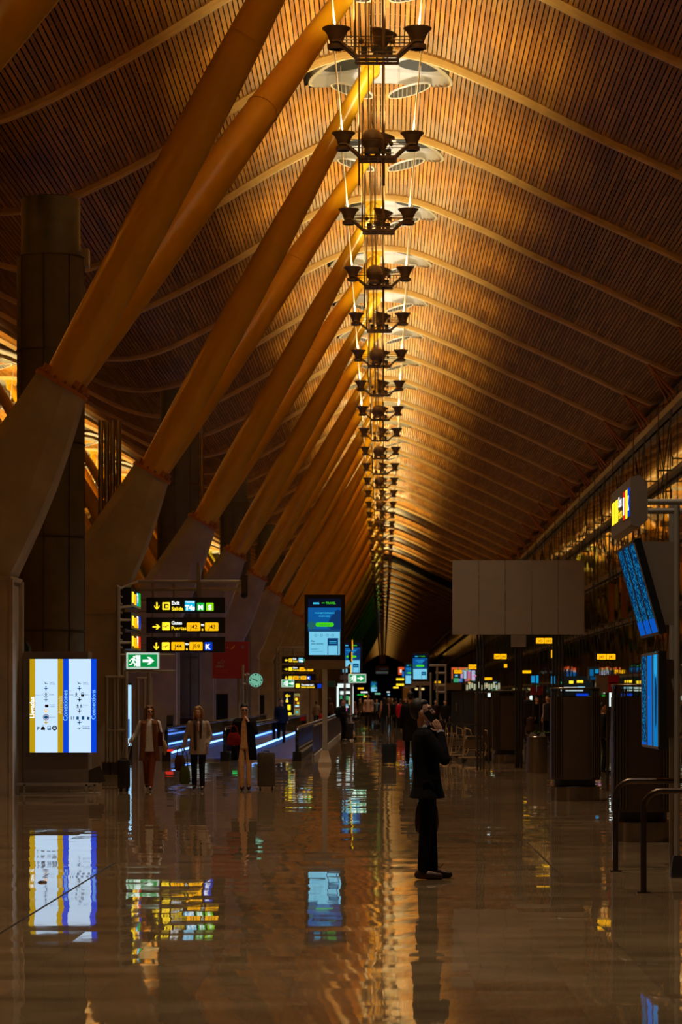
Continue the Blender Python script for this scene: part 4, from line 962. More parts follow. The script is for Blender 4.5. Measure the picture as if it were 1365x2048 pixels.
# bin
d = FD(1546.5); cx = X(1076, d); t = thing('litter_bin', 'brushed steel cylindrical litter bin with papers sticking out between two pods', 'bin', (cx, d+.24, 0)); r = .24
m = MB(); m.lathe([(.235,0),(.235,.02),(.243,.025),(.243,.84),(.235,.85),(.215,.85),(.21,.5),(.01,.5)], n=44, caps=False); m.build('body', pbr('bin_steel', (.46,.40,.33), .25, 1., noise=.04), t)
m = MB(); m.prism([(-.2,0),(-.15,.12),(-.02,.07),(.03,.02)], (0,-.05,.83), UX, UZ, (0,1,0), .01); m.prism([(.02,0),(.10,.10),(.17,.12),(.19,.02)], (0,0,.83), UX, UZ, (0,1,0), .01); m.build('paper', pbr('paper', (.35,.33,.28), .8), t)
m = MB()
for i in range(9): a = rnd.uniform(-.1,.22); m.tube([(a,.05,.82),(a+rnd.uniform(-.05,.1),.05,.93),(a+rnd.uniform(-.02,.15),.03,.96+rnd.uniform(-.03,.04))], .012, 5)
m.build('green_wrapping', pbr('leaf_green', (.08,.16,.02), .6), t)

# luggage trolleys
def cart(lab, px, d, rz=0.35):
    t = thing('luggage_trolley', lab, 'trolley', (X(px, d), d, 0), rz, 'empty luggage trolleys')
    m = MB(); w = .29
    for s in (-1, 1):
        m.tube([(s*w,.02,.14),(s*w*1.05,-.06,.25),(s*w*1.12,-.10,.45),(s*w*.8,-.05,.68),(s*w*.62,.0,.72)], .013, 8)
        m.tube([(s*w*.9,-.02,.98),(s*w*.92,.0,.7),(s*w,.04,.35),(s*w,.05,.14)], .015, 8)
        m.tube([(s*w*.9,-.02,.90),(s*w*1.2,-.12,.86),(s*w*1.25,-.16,.72)], .012, 8)
        m.tube([(s*w,.05,.15),(s*.16,.9,.13)], .017, 8)
    for z in (.72,.60,.35): m.tube([(-w*.95,.02,z),(w*.95,.02,z)], .009, 6)
    m.tube([(-w,.05,.15),(w,.05,.15)], .015, 6); m.tube([(-.16,.9,.13),(.16,.9,.13)], .015, 6)
    for x in (-.15,-.05,.05,.15): m.tube([(x,.05,.16),(x*.8,.88,.14)], .008, 6)
    m.build('frame', pbr('trolley_chrome', (.75,.64,.42), .33, 1., noise=0) if 'trolley_chrome' not in MATS else MATS['trolley_chrome'], t)
    m = MB(); m.tube([(-w*.9,-.02,.96),(-w*.8,-.03,1.02),(w*.8,-.03,1.02),(w*.9,-.02,.96)], .022, 10); m.build('handle', black, t)
    m = MB(); m.box(-w*.85, w*.85, .02, .03, .40, .62); m.build('panel', casegrey, t, sharp=0)
    for x, y in ((-w,.02),(w,.02),(0,.86)):
        m = MB(); m.cyl((x-.02,y-.0,.062),(x+.02,y,.062), .062, n=18); m.build('wheel', rubber, t)
        m = MB(); m.beam((x,y,.06),(x,y+.01,.15), .05, .02); m.build('fork', darksteel, t)
    return t
cart('empty luggage trolley with black handle, right one beside the man', 948, FD(1526)+.2, .25)
cart('empty luggage trolley half hidden behind the standing man, beside another trolley', 917, FD(1523)+1.2, .7)
cart('trolley frame peeping out right behind the standing man coat', 903, FD(1519)+1.8, .9)

# moving walkway
belt = pbr('walkway_belt', (.06, .10, .26), .35, .3, scale=6); comb = pbr('walkway_metal', (.3,.3,.3), .3, .9)  # belt colour itself carries part of the strips' blue light
led = emi('walkway_led_strip', (.12, .30, 1.), 7.5); skirt = pbr('walkway_skirt', (.04,.05,.08), .35, .3)
railr = pbr('handrail_rubber', (.02,.02,.022), .25, coat=.6)
Y0, Y1 = 71.0, 132.
lanes = ((-4.0, -2.3, 'right'), (-6.05, -4.3, 'left'))
for xl, xr_, nm in lanes:
    t = thing('moving_walkway', 'moving walkway with glass sides and blue lit belt, %s of the two lanes' % nm, 'moving walkway', ((xl+xr_)/2, Y0, 0))
    m = MB(); m.box(xl+.14, xr_-.14, Y0+.9, Y1-.9, .01, .05)
    for i in range(12): x = xl+.2+i*(xr_-xl-.4)/11; m.box(x-.012, x+.012, Y0+.9, Y1-.9, .05, .056)
    m.build('belt', belt, t, world=True, sharp=0)
    m = MB()
    for y in (Y0, Y1-.9): m.rings([[Vector((x,yy,z)) for x, z in ((xl+.14,0),(xr_-.14,0),(xr_-.14,h),(xl+.14,h))] for yy, h in ((y,.01),(y+.9,.06))])
    m.build('comb_plate', comb, t, world=True, sharp=0)
    for s, x in ((1, xl), (-1, xr_)):
        m = MB(); m.box(min(x, x+s*.16), max(x, x+s*.16), Y0, Y1, 0, .20); m.build('skirt', skirt, t, world=True, sharp=0)
        m = MB(); m.box(x+s*.07-.006, x+s*.07+.006, Y0+.2, Y1-.2, .20, .86); m.build('glass_side', glass, t, world=True, sharp=0)
        m = MB(); y0, y1 = Y0+.0, Y1
        pts = [(x+s*.07, y0+.25, .20), (x+s*.07, y0+.05, .35)]+[(x+s*.07, y0+.30-.33*math.sin(a), .60-.32*math.cos(a)) for a in [math.radians(q) for q in (60,90,120,150)]]+[(x+s*.07, y0+.3, .92), (x+s*.07, y1-.3, .92), (x+s*.07, y1+.02, .6), (x+s*.07, y1-.2, .22)]
        m.tube(pts, .042, 10); m.build('handrail', railr, t, world=True)
        if s == -1: m = MB(); m.box(x-.172, x-.16, Y0+.6, Y1-.5, .12, .17); m.build('led_strip', led, t, world=True, sharp=0)
        if s == 1: m = MB(); m.box(x+.105, x+.135, Y0+.6, Y1-.5, .20, .228); m.build('led_strip', led, t, world=True, sharp=0)
        m = MB(); m.box(x+s*.07-.12, x+s*.07+.12, Y0-.02, Y0+.35, 0, .26); m.cyl((x+s*.07, Y0+.02, .2), (x+s*.07, Y0+.02, .86), .05, n=12); m.build('newel', black, t, world=True)
# red/green lamps at the entry
for x, mt, nm in ((-6.0, redl, 'red'), (-4.15, lit(40,230,110,1.), 'green')):
    t = thing('entry_lamp', 'small %s signal lamp at the walkway entrance' % nm, 'lamp', (x+.1, Y0-.06, .3)); m = MB(); m.box(x, x+.22, Y0-.06, Y0-.03, .27, .33); m.build('lens', mt, t, world=True, sharp=0)
# railing beyond the walkway (right side)
t = thing('railing', 'glass railing with steel handrail beyond the near walkway entrance', 'railing', (-1.95, 80, 0))
m = MB(); m.tube([(-1.98, 73.5, .95), (-1.98, 130, .95)], .03, 8)
y = 73.5
while y < 130: m.cyl((-1.98, y, 0), (-1.98, y, .95), .018, n=6); y += 1.2
m.build('rail', steel, t, world=True); m = MB(); m.box(-2.02, -1.94, 73.5, 130, 0, .12); m.build('kerb', concrete, t, world=True, sharp=0)

# glass gates / frames on the left beneath the exit sign
t = thing('glass_barrier', 'steel framed glass gate with two crossbars beneath the exit sign', 'barrier', (X(222,58.6), 58.6, 0)); d = 58.6
tubes('frame', tubegrey, [((X(214,d),d,0),pt(214,1353,d)),((X(229.5,d),d,0),pt(229.5,1353,d)),(pt(212,1354,d),pt(252,1354,d)),(pt(216,1460,d),pt(254,1460,d)),((X(252,d),d,0),pt(252,1342,d))], t, .05)
m = MB(); m.box(X(215,d), X(251,d), d-.01, d+.01, .2, Z(1356,d)); m.build('pane', glass, t, world=True, sharp=0)
m = MB()
for x in (214, 229.5): m.box(X(x,d)-.1, X(x,d)+.1, d-.1, d+.1, 0, .28)
m.build('foot', darksteel, t, world=True, sharp=0)
d = 70.
t = thing('glass_barrier', 'tall narrow steel frame with two uprights left of the walkway', 'barrier', (X(290,d), d, 0))
tubes('frame', tubegrey, [((X(x,d),d,0),pt(x,1355,d)) for x in (276,289,302)]+[(pt(274,1357,d),pt(304,1357,d))], t, .045)
d = 76.
t = thing('blue_light_box', 'narrow vertical pale blue light panel behind the first woman, seen between frame posts', 'light box', (X(252,d), d, 0))
m = MB(); m.box(X(242,d), X(264,d), d, d+.15, 0, Z(1366,d)); m.build('case', black, t, world=True, sharp=0); f = Face((X(242,d), d, Z(1500,d)), par=t); k = d/F
f.rect('lit_face', lit(120, 195, 245, 1.), 1*k, 3*k, 5*k, 128*k, .003, .01); f.rect('lit_face', lit(175, 225, 255, 1.05), 12*k, 8*k, 9*k, 122*k, .003, .01); f.rect('lit_mark', lit(20, 90, 160, .9), 14.5*k, 24*k, 3*k, 38*k, .006, .01); f.done()
d = 62.; t = thing('self_service_terminal', 'dark self service terminal with a bluish slanted screen between the first two women', 'terminal', (X(352,74), 74, 0)); d = 74.
m = MB(); m.rings([[Vector((x, d+a, z)) for a, z in ((0,0),(0,1.0),(.12,1.25),(.5,1.25),(.5,0))] for x in (X(333,d), X(346,d))]); m.build('cabinet', black, t, world=True, sharp=0)
# drum cabinet, doors and dark windows along the left wall
t = thing('drum_counter', 'low brushed metal drum behind the walkway', 'counter', (X(368,86), 86, 0)); d = 86.
m = MB(); m.cyl((X(368,d), d, 0), (X(368,d), d, Z(1436,d)), .36, n=30); m.build('drum', bronze, t, world=True)
dkblue = pbr('dark_door', (.012,.016,.028), .2, noise=0)
for i, (x0, x1, yt, d, lab) in enumerate(((352,398,1308,95,'tall dark bluish door panel behind the second woman'),(430,456,1388,111,'narrow dark blue door left of the third woman'),(513,529,1390,141,'slim dark door below the clock'),(292,316,1384,92,'small dark door panel between the first two women'))):
    t = thing('door_panel', lab, 'door', (X(x0,d), d, 0)); m = MB(); m.box(X(x0,d), X(x1,d), d, d+.1, 0, Z(yt,d)); m.build('leaf', dkblue, t, world=True, sharp=0)
    m = MB(); a, b, zt_ = X(x0,d), X(x1,d), Z(yt,d); m.box(a-.06, a, d-.03, d+.1, 0, zt_+.06); m.box(b, b+.06, d-.03, d+.1, 0, zt_+.06); m.box(a-.06, b+.06, d-.03, d+.1, zt_, zt_+.06); m.build('frame', tubegrey, t, world=True, sharp=0)
brownw = pbr('left_wall_panel', (.20,.155,.115), .5)
for i, (x, ya, yb) in enumerate(((-2.81, 13, 27), (1.735, 24.8, 31.6))):
    m = MB(); m.box(x-.011, x+.011, ya, yb, 0, .0015); tag(m.build('trim_%d' % (8+i), black, sharp=0), 'dark expansion joint in the stone floor', kind='structure')
t = thing('floor_scrap', 'small brown scrap lying on the floor in the reflection of the lit kiosk', 'litter', (X(85,24.1), 24.1, 0)); m = MB(); m.rings([[Vector((a*.045*k, b*.02*k+.004*a, z)) for a, b in ((-1,-.4),(-.3,-1),(.8,-.7),(1,.1),(.3,.9),(-.7,.6))] for z, k in ((.001,1),(.012,.8),(.018,.4))]); m.build('scrap', leather, t)
t = thing('purple_banner', 'narrow dark purple banner between the concrete plinth and the lit kiosk', 'banner', (X(39,53), 53, 0)); m = MB(); m.box(X(31,53), X(47,53), 53, 53.06, .05, Z(1345,53)); m.build('cloth', pbr('purple_cloth', (.10,.012,.10), .7), t, world=True, sharp=0)
m = MB(); m.box(X(29,53), X(49,53), 52.98, 53.1, 0, .05); m.build('base', darksteel, t, world=True, sharp=0)
t = thing('dark_housing', 'dark greenish rounded housing above the purple banner at the far left', 'housing', (X(45,54), 54, Z(1343,54))); m = MB(); m.rings([[Vector((X(x,54), yy, Z(y,54))) for x, y in ((34,1343),(57,1343),(58,1296),(52,1284),(38,1283),(34,1290))] for yy in (54, 54.4)]); m.build('case', pbr('housing_green', (.012,.03,.018), .4, noise=0), t, world=True)
m = MB(); m.cyl((X(45,54), 54.2, 0), (X(45,54), 54.2, Z(1343,54)), .03, n=8); m.build('post', darksteel, t, world=True)

# big ventilation columns and pipes in the trough of the roof
for i in range(6):
    d = 57+36*i; t = thing('ventilation_column', 'dark round ventilation column in the roof trough, %s from the left' % (ORD[i] if i else 'first'), 'column', (-7.46, d+.75, 0), group='ventilation columns')
    m = MB(); m.cyl((0,0,0), (0,0,9.9+EYE), .755, n=48); m.build('mesh_drum', duct, t)
    m = MB(); m.lathe([(.66,9.88+EYE),(.66,11.2+EYE),(.62,11.22+EYE)], n=48); m.build('outlet_drum', ductcap, t)
    m = MB(); z = 9.9+EYE
    while z > .5: m.lathe([(.757,z-.03),(.775,z-.03),(.775,z+.0),(.757,z)], n=48, caps=False); z -= 2.09
    for a in range(0, 360, 45): q = math.radians(a-95); m.box(.76*math.cos(q)-.014, .76*math.cos(q)+.014, .76*math.sin(q)-.014, .76*math.sin(q)+.014, 0, 9.9+EYE)
    m.build('hoop', darksteel, t)
    m = MB(); m.box(.70, .86, -.1, .2, 9.7+EYE, 10.1+EYE); m.build('junction_box', tubegrey, t, sharp=0)
chrome = pbr('pipe_chrome', (.38,.31,.26), .3, 1., noise=.03)
t = thing('downpipe_bundle', 'bundle of four shiny vertical pipes behind the first near pylon', 'pipes', (-10.2, 96, 0))
m = MB()
for k in range(4): m = MB(); m.cyl((-.33+.22*k, .05*(k % 2), 0), (-.33+.22*k, .05*(k % 2), 10.4+EYE), .105, n=16); m.build('pipe', chrome, t)
t = thing('downpipe', 'single slim shiny vertical pipe beside the second ventilation column', 'pipe', (X(404,104), 104, 0)); m = MB(); m.cyl((0,0,0),(0,0,12.7),.075, n=14); m.build('pipe', chrome, t)

# far clutter: shops and lit panels
def panel(name, lab, cat, x0, y0, x1, y1, d, col, subs=(), dep=.3, foot=False, group=None):
    p = P(x0, y1, d); t = thing(name, lab, cat, tuple(p), group=group); w, h = (x1-x0)*d/F, (y1-y0)*d/F; m = MB()
    m.box(p.x, p.x+w, d, d+dep, 0 if foot else p.z, p.z+h); m.build('case', casegrey if not foot else black, t, world=True, sharp=0)
    f = Face((p.x, d, p.z), par=t)
    if col: f.rect('lit_face', col, w*.02, h*.02, w*.96, h*.96, .004, .005)
    for c, a, b, u, v in subs: f.rect('lit_detail', c, a*w, b*h, u*w, v*h, .02, .005)
    f.done()
    if not foot and name in ('shop_front','screen','blue_screen','gate_board','indicator_light','red_board','lit_window') and p.z > .3:
        m = MB(); m.cyl((p.x+w*.5, d+dep*.6, 0), (p.x+w*.5, d+dep*.6, p.z+.02), .03, n=8); m.build('post', darksteel, t, world=True)
    return t
rr_ = random.Random(3)
def goods(n, cols): return [(rr_.choice(cols), rr_.uniform(.03,.85), rr_.uniform(.05,.85), rr_.uniform(.05,.14), rr_.uniform(.05,.16)) for _ in range(n)]
W_ = lit(225, 240, 235, 1.1); GG = lit(60,170,110,.8); PK = lit(200,110,150,.9); SK = lit(120,190,220,.9); DK = lit(25,28,26,.6)
panel('shop_front', 'brightly lit white shop front beyond the backpack traveller', 'shop', 674, 1366, 708, 1434, 138, DK, [(W_,0,0,.12,.9),(W_,.05,.86,.9,.12),(W_,.86,.1,.12,.8),(W_,.2,.66,.22,.1),(W_,.5,.68,.3,.08),(PK,.25,.4,.18,.12),(GG,.2,.52,.12,.1),(GG,.55,.5,.15,.12),(SK,.35,.3,.3,.08),(lit(200,200,140,.8),.7,.35,.12,.25),(PK,.3,.18,.3,.1),(W_,.2,.28,.5,.03)], foot=True)
panel('ceiling_sign', 'dark hanging sign with dim letters at the vanishing point', 'sign', 751, 1331, 778, 1349, 330, None, [(lit(70,75,75,.6),.05,.1,.9,.25),(lit(40,50,60,.5),.3,.55,.6,.1)])
panel('wall_sign', 'small green board left of the bright shop front', 'sign', 652, 1362, 671, 1374, 135, pbr('board_green', (.01,.06,.02), .5))
panel('shop_front', 'orange framed far shop front above the crowd', 'shop', 797, 1334, 812, 1350, 260, lit(235,90,40,.8), [(lit(20,10,8,.5),.5,0,.5,.7),(W_,.25,.3,.2,.4)])
panel('yellow_wall', 'yellow wall block below the far information screen', 'wall block', 806, 1374, 823, 1402, 200, pbr('yellow_block', (.30,.17,.03), .5), foot=True)
panel('screen', 'small blue screen beside the orange shop front', 'screen', 805, 1343, 812, 1354, 255, lit(20,110,200,.8))
for i, (x, y, w, h, c, lab) in enumerate(((793,1356,16,5,yel,'topmost tiny yellow sign row beside the far screens'),(793,1367,16,5,yel,'second tiny yellow sign row beside the far screens'),(787,1373,11,4,yel,'lowest tiny yellow sign row beside the far screens'),(716,1375,12,4,yeld,'far yellow sign row left of the vanishing point'),
        (722,1383,14,3,wht,'far white sign row left of the vanishing point'),(715,1388,16,3,grn,'far green lit sign row left of the vanishing point'),(728,1391,8,3,yel,'small far yellow sign low left of the vanishing point'),(750,1386,12,3,lit(140,230,190,.9),'tiny mint green light strip below the vanishing point'),
        (774,1383,6,2,W_,'tiny white light right of the vanishing point'),(776,1388,4,3,SK,'tiny blue light right of the vanishing point'),(831,1376,5,4,lit(240,215,140,1.),'small cream window light under the information screen, left one'),(842,1376,7,4,lit(240,215,140,1.),'small cream window light under the information screen, right one'))):
    panel('light_sign', lab, 'sign', x, y, x+w, y+h, 230+7*i, None, [(c, .02+k*.33, .1, .28, .8) for k in range(3)] if w > 7 else [(c,0,0,1,1)])
panel('shop_window', 'colourful shop window with orange top below the yellow gate signs', 'shop', 904, 1334, 955, 1368, 175, DK, [(lit(225,95,50,.9),0,.85,.98,.12),(lit(225,95,50,.9),0,.3,.04,.6),(lit(190,150,190,.9),.35,.35,.1,.4),(lit(170,200,230,.9),.48,.3,.1,.5),(PK,.62,.3,.12,.5),(lit(200,180,220,.9),.78,.2,.14,.6),(GG,.08,.1,.2,.25),(lit(40,120,200,.9),.3,.12,.12,.2)]+goods(14, [lit(220,120,60,.8),PK,SK,GG]), dep=1)
panel('shop_window', 'pale shop window with hanging goods above the left pods', 'shop', 932, 1362, 1002, 1382, 160, DK, [(lit(200,200,160,.8),.02+i*.07,.1+.1*(i%3),.045,.5+.1*(i%2)) for i in range(14)]+goods(6, [SK,GG,lit(230,170,80,.9)]), dep=1)
panel('blue_screen', 'pair of small blue screens right of the pole group', 'screen', 1063, 1350, 1079, 1367, 110, DK, [(lit(20,140,210,.9),.02,.1,.42,.8),(lit(20,150,210,.9),.6,.05,.3,.9),(grn,.1,.2,.2,.12)])
panel('blue_screen', 'bright cyan screen above the second pod from the right', 'screen', 1103, 1352, 1113, 1368, 100, lit(20,130,190,.9))
panel('blue_screen', 'dim blue window panel beneath the long yellow gate sign', 'screen', 1178, 1333, 1200, 1360, 95, DK, [(lit(15,110,170,.7),.1,.3,.35,.5),(lit(30,150,200,.8),.6,.5,.3,.3),(lit(10,80,130,.6),.15,.02,.5,.2)])
panel('shop_window', 'bright white and green shop counter lights above the second pod', 'shop', 1118, 1352, 1188, 1392, 120, DK, [(W_,.15,.36,.6,.08),(W_,.2,.25,.5,.05),(yel,.3,.62,.12,.14),(yel,.52,.66,.18,.12),(GG,.05,.6,.08,.12),(lit(20,70,230,1.),.5,.0,.35,.12),(W_,.05,.05,.07,.3),(SK,.55,.35,.2,.12)])
panel('lit_window', 'small white lit window behind the waiting people', 'window', 1058, 1391, 1066, 1400, 118, W_)
panel('lit_window', 'two white vertical tube lights left of the right pod', 'light', 1218, 1385, 1233, 1413, 80, DK, [(W_,.03,.0,.36,1),(W_,.55,0,.36,1)])
panel('indicator_light', 'small blue square light above the partition panels', 'light', 938, 1387, 945, 1392, 90, lit(20,110,220,1.))
panel('indicator_light', 'small white square light above the left pod', 'light', 976, 1386, 982, 1394, 68, W_)
for i, (x, lab) in enumerate(((1061,'small dark red hanging board above the waiting people, left one'),(1074.5,'small dark red hanging board above the waiting people, right one'))):
    panel('red_board', lab, 'sign', x, 1372, x+12.5, 1390, 92, redpaint, dep=.08)
t = panel('gate_board', 'grey and red board numbered 2 above the gap between the right pods', 'sign', 1193, 1350, 1240, 1385, 48, None, dep=.1)
p = P(1193, 1385, 48); f = Face((p.x, 48, p.z), par=t); k = 48/F
f.rect('grey_field', panelgrey, 0, 0, 24*k, 34*k, .004, .002); f.rect('red_field', pbr('bright_red_print', (.45,.01,.02), .5, noise=0), 24*k, 0, 22*k, 34*k, .004, .002); f.text('number', pk_ if 0 else tubegrey, '2', 13*k, 11*k, 13*k, bold=.0); f.rect('lettering', tubegrey, 4*k, 16*k, 7*k, 1.5*k); f.rect('lettering', pk_, 27*k, 18*k, 14*k, 2*k); f.rect('lettering', pk_, 33*k, 31*k, 9*k, 1*k); f.done()
panel('black_canopy', 'low black canopy behind the head of the standing man', 'canopy', 868, 1366, 924, 1380, 156, None)
# scaffold-like racks
t = thing('sign_gantry', 'grey ladder shaped gantry right of the information screen above the man', 'sign frame', (X(880,152.5), 152.5, 0)); d = 152.5
tubes('frame', tubegrey, [(pt(858,1331,d),pt(894,1331,d)),(pt(872,1346,d),pt(894,1346,d)),(pt(872,1371,d),pt(894,1371,d)),(pt(872,1384,d),pt(894,1384,d)),((X(875,d),d,0),pt(875,1331,d)),((X(892,d),d,0),pt(892,1331,d)),((X(862,d),d,0),pt(862,1345,d))], t, .06, 6)
# orange glass panels behind the facade
for i, (x0, x1, y0, y1, lab) in enumerate(((1219,1229,1167,1243,'tall narrow orange panel behind the facade, left one'),(1244,1256,1164,1235,'tall narrow orange panel behind the facade, right one'))):
    d = 104-i*4; t = thing('orange_panel', lab, 'panel', (X(x0,d), d, Z(y1,d))); m = MB(); m.box(X(x0,d), X(x1,d), d, d+.08, Z(y1,d), Z(y0,d)); m.build('sheet', pbr('orange_sheet', (.30,.11,.02), .6) if i == 0 else MATS['orange_sheet'], t, world=True, sharp=0)
    m = MB(); 
    for x in (x0+.5, x1-.5): m.cyl((X(x,d), d+.04, Z(y0,d)), (X(x,d), d+.04, Z(y0,d)+2), .015, n=6)
    m.build('hanger', darksteel, t, world=True)
# ---------------------------------------------------------------- people
def remesh(m, name, mat, par, vox, smooth=2):
    me = bpy.data.meshes.new('tmp'); me.from_pydata([tuple(v) for v in m.v], [], m.f)
    o = bpy.data.objects.new('tmp', me); C.objects.link(o)
    r = o.modifiers.new('r', 'REMESH'); r.mode = 'VOXEL'; r.voxel_size = vox
    if smooth: sm = o.modifiers.new('s', 'SMOOTH'); sm.iterations = smooth; sm.factor = .6
    dg = bpy.context.evaluated_depsgraph_get(); dg.update(); me2 = bpy.data.meshes.new_from_object(o.evaluated_get(dg))
    bpy.data.objects.remove(o); me2.name = name; me2.materials.clear(); me2.materials.append(mat); me2.shade_smooth()
    n = bpy.data.objects.new(name, me2); C.objects.link(n); n.parent = par; return n
V3 = Vector
def limb(m, pts, rad, n=14):
    for (a, b), (r0, r1) in zip(zip(pts, pts[1:]), zip(rad, rad[1:])): m.cyl(a, b, r0, r1, n)
    for p, r in zip(pts, rad): m.ell(p, (r*.995,)*3, n)
def hand(m, w, d, nrm, side, curl=.5, s=1.):
    """w wrist, d direction of the fingers, nrm the way the palm faces; side = vector to the thumb"""
    w, d, nrm, side = V3(w), V3(d).normalized(), V3(nrm).normalized(), V3(side).normalized()
    M = Matrix((side, d, nrm)).transposed()
    m.ell(w+d*.045*s, (.040*s, .052*s, .018*s), 12, M)
    for k, (o, l) in enumerate(((.030,.068),(.010,.076),(-.010,.070),(-.029,.055))):
        b = w+d*.085*s+side*o*s; p1 = b+(d*.95+nrm*curl*.5)*l*.5*s; p2 = p1+(d*(1-curl)+nrm*curl*1.4).normalized()*l*.5*s
        limb(m, [b-d*.03*s, b, p1, p2], [.009*s, .0092*s, .0085*s, .007*s], 8)
    b = w+d*.03*s+side*.034*s; p1 = b+(side*.7+d*.7+nrm*.2)*.035*s; p2 = p1+(d*.9+side*.1+nrm*curl*.8).normalized()*.03*s
    limb(m, [b-side*.015*s, b, p1, p2], [.012*s, .012*s, .010*s, .008*s], 8)
def lp(a, b, f): return V3(a).lerp(V3(b), f)
BASE = dict(pel=(0,0,.95), chest=(0,0,1.30), neck=(0,.015,1.47), shL=(.175,.01,1.405), elL=(.225,.04,1.13), wrL=(.235,-.05,.90), shR=(-.175,.01,1.405), elR=(-.225,.04,1.13), wrR=(-.235,-.05,.90),
    hpL=(.09,0,.93), knL=(.095,-.03,.51), anL=(.10,.02,.095), hpR=(-.09,0,.93), knR=(-.095,-.03,.51), anR=(-.10,.02,.095), head=(0,0), toeL=(0,-1,0), toeR=(0,-1,0),
    hdL=(0,0,-1), hdR=(0,0,-1), hnL=(-1,0,0), hnR=(1,0,0), htL=(0,-1,0), htR=(0,-1,0), cL=.5, cR=.5)
def person(label, px, yfeet, ytop, rz=0, pose={}, top=blackcloth, hem=.82, flare=1., bottom=blackcloth, shoes=black, hair='short', haircol=hairdark, vox=.010, sleeves=None, seat=None, build=1., skincol=skin, cat='person', face=True, inner=None, d=None, group=None):
    J = dict(BASE); J.update(pose); d = d or FD(yfeet); H = (yfeet-ytop)*d/F; s = H/1.765
    t = thing('person', label, cat, (X(px, d), d, 0), math.radians(rz), group)
    def sc(m): m.v = [tuple(c*s for c in v) for v in m.v]; return m
    g = lambda k: V3(J[k])
    spine = lambda z: lp(J['pel'], J['neck'], (z-J['pel'][2])/(J['neck'][2]-J['pel'][2])).xy if z > J['pel'][2] else g('pel').xy
    yaw, pit = J['head']; HM = Matrix.Rotation(math.radians(yaw), 3, 'Z') @ Matrix.Rotation(math.radians(pit), 3, 'X'); nk = g('neck')+V3((0,0,.07))
    hp = lambda x, y, z: nk + HM @ V3((x, y, z-1.54))          # head space: chin 1.53, crown 1.765
    def torso(m, zs, grow=0., front=0.):
        rs = []
        for z, rx, ry in zs: c = spine(z); rs.append(m.ring((c.x, c.y+front, z), (0,0,1), (rx+grow)*build, (ry+grow)*(build**.7), 24, (1,0,0)))
        m.rings(rs)
    TZ = [(1.49,.055,.055),(1.46,.09,.07),(1.42,.160,.095),(1.36,.170,.108),(1.25,.160,.112),(1.12,.140,.105),(1.0,.155,.112),(.90,.160,.115),(.86,.14,.10)]
    m = MB(); torso(m, TZ)
    for S_ in 'LR':
        limb(m, [g('sh'+S_), g('el'+S_), g('wr'+S_)], [.050, .038, .026]); limb(m, [g('hp'+S_), g('kn'+S_), g('an'+S_)], [.078, .052, .036])
        a = g('an'+S_); tv = V3(J['toe'+S_]).normalized(); limb(m, [a+V3((0,0,-.03))-tv*.03, a+V3((0,0,-.05))+tv*.12], [.035, .028])
        hand(m, g('wr'+S_), J['hd'+S_], J['hn'+S_], J['ht'+S_], J['c'+S_])
    limb(m, [g('neck')-V3((0,0,.05)), hp(0,.012,1.60)], [.060, .052])
    m.ell(hp(0,.018,1.665), (.074,.094,.098), 20, HM); m.ell(hp(0,-.022,1.625), (.062,.070,.088), 18, HM); m.ell(hp(0,-.052,1.563), (.038,.034,.030), 14, HM)
    m.ell(hp(0,-.066,1.675), (.056,.024,.022), 12, HM); m.ell(hp(0,-.078,1.583), (.025,.016,.018), 10, HM)
    limb(m, [hp(0,-.086,1.655), hp(0,-.112,1.615)], [.009, .0135], 8); m.ell(hp(.010,-.100,1.611), (.010,.010,.008), 8, HM); m.ell(hp(-.010,-.100,1.611), (.010,.010,.008), 8, HM)
    for q in (-1, 1): m.ell(hp(q*.076,.012,1.628), (.010,.020,.031), 10, HM); m.ell(hp(q*.040,-.062,1.615), (.022,.018,.022), 8, HM)
    remesh(sc(m), 'body', skincol, t, vox*s)
    if face:
        for q in (-1, 1):
            m = MB(); m.ell(hp(q*.030,-.079,1.640), (.014,.009,.008), 12, HM); m.ell(hp(q*.030,-.086,1.640), (.006,.004,.0065), 8, HM); sc(m).build('eye', eyewhite, t)
            m = MB(); m.ell(hp(q*.030,-.0875,1.640), (.0055,.0035,.0055), 8, HM); sc(m).build('pupil', black, t)
            m = MB(); limb(m, [hp(q*.014,-.092,1.661), hp(q*.048,-.080,1.664)], [.004,.003], 6); sc(m).build('eyebrow', haircol, t)
        m = MB(); m.ell(hp(0,-.0935,1.588), (.022,.006,.0045), 10, HM); m.ell(hp(0,-.0925,1.579), (.019,.006,.005), 10, HM); sc(m).build('lips', lipmat, t)
    # trousers
    m = MB(); torso(m, [(1.04,.150,.110),(.95,.168,.125),(.88,.165,.125),(.84,.14,.11)], .002)
    for S_ in 'LR': limb(m, [g('hp'+S_), g('kn'+S_), g('an'+S_)+V3((0,0,.005))], [.092, .066, .054])
    remesh(sc(m), 'trousers', bottom, t, vox*1.1*s)
    for S_ in 'LR':
        m = MB(); a = g('an'+S_); tv = V3(J['toe'+S_]).normalized(); limb(m, [a+V3((0,0,-.01)), a+V3((0,0,-.05))-tv*.045, a+V3((0,0,-.055))+tv*.06, a+V3((0,0,-.062))+tv*.165], [.044,.040,.041,.031])
        for v in range(len(m.v)): x, y, z = m.v[v]; m.v[v] = (x, y, max(z, a.z-.094))
        remesh(sc(m), 'shoe', shoes, t, vox*.9*s, 1)
    # upper garment
    m = MB(); zz = [(1.485,.072,.068),(1.455,.125,.085),(1.415,.182,.108),(1.34,.188,.122),(1.22,.178,.128),(1.10,.170,.128),(1.0,.178,.130)]
    if hem < 1.0: zz += [(.9,.182*flare**.3,.135*flare**.3)]
    if hem < .88: zz += [(hem, .186*flare, .142*flare), (hem-.01,.16*flare,.12*flare)]
    torso(m, zz)
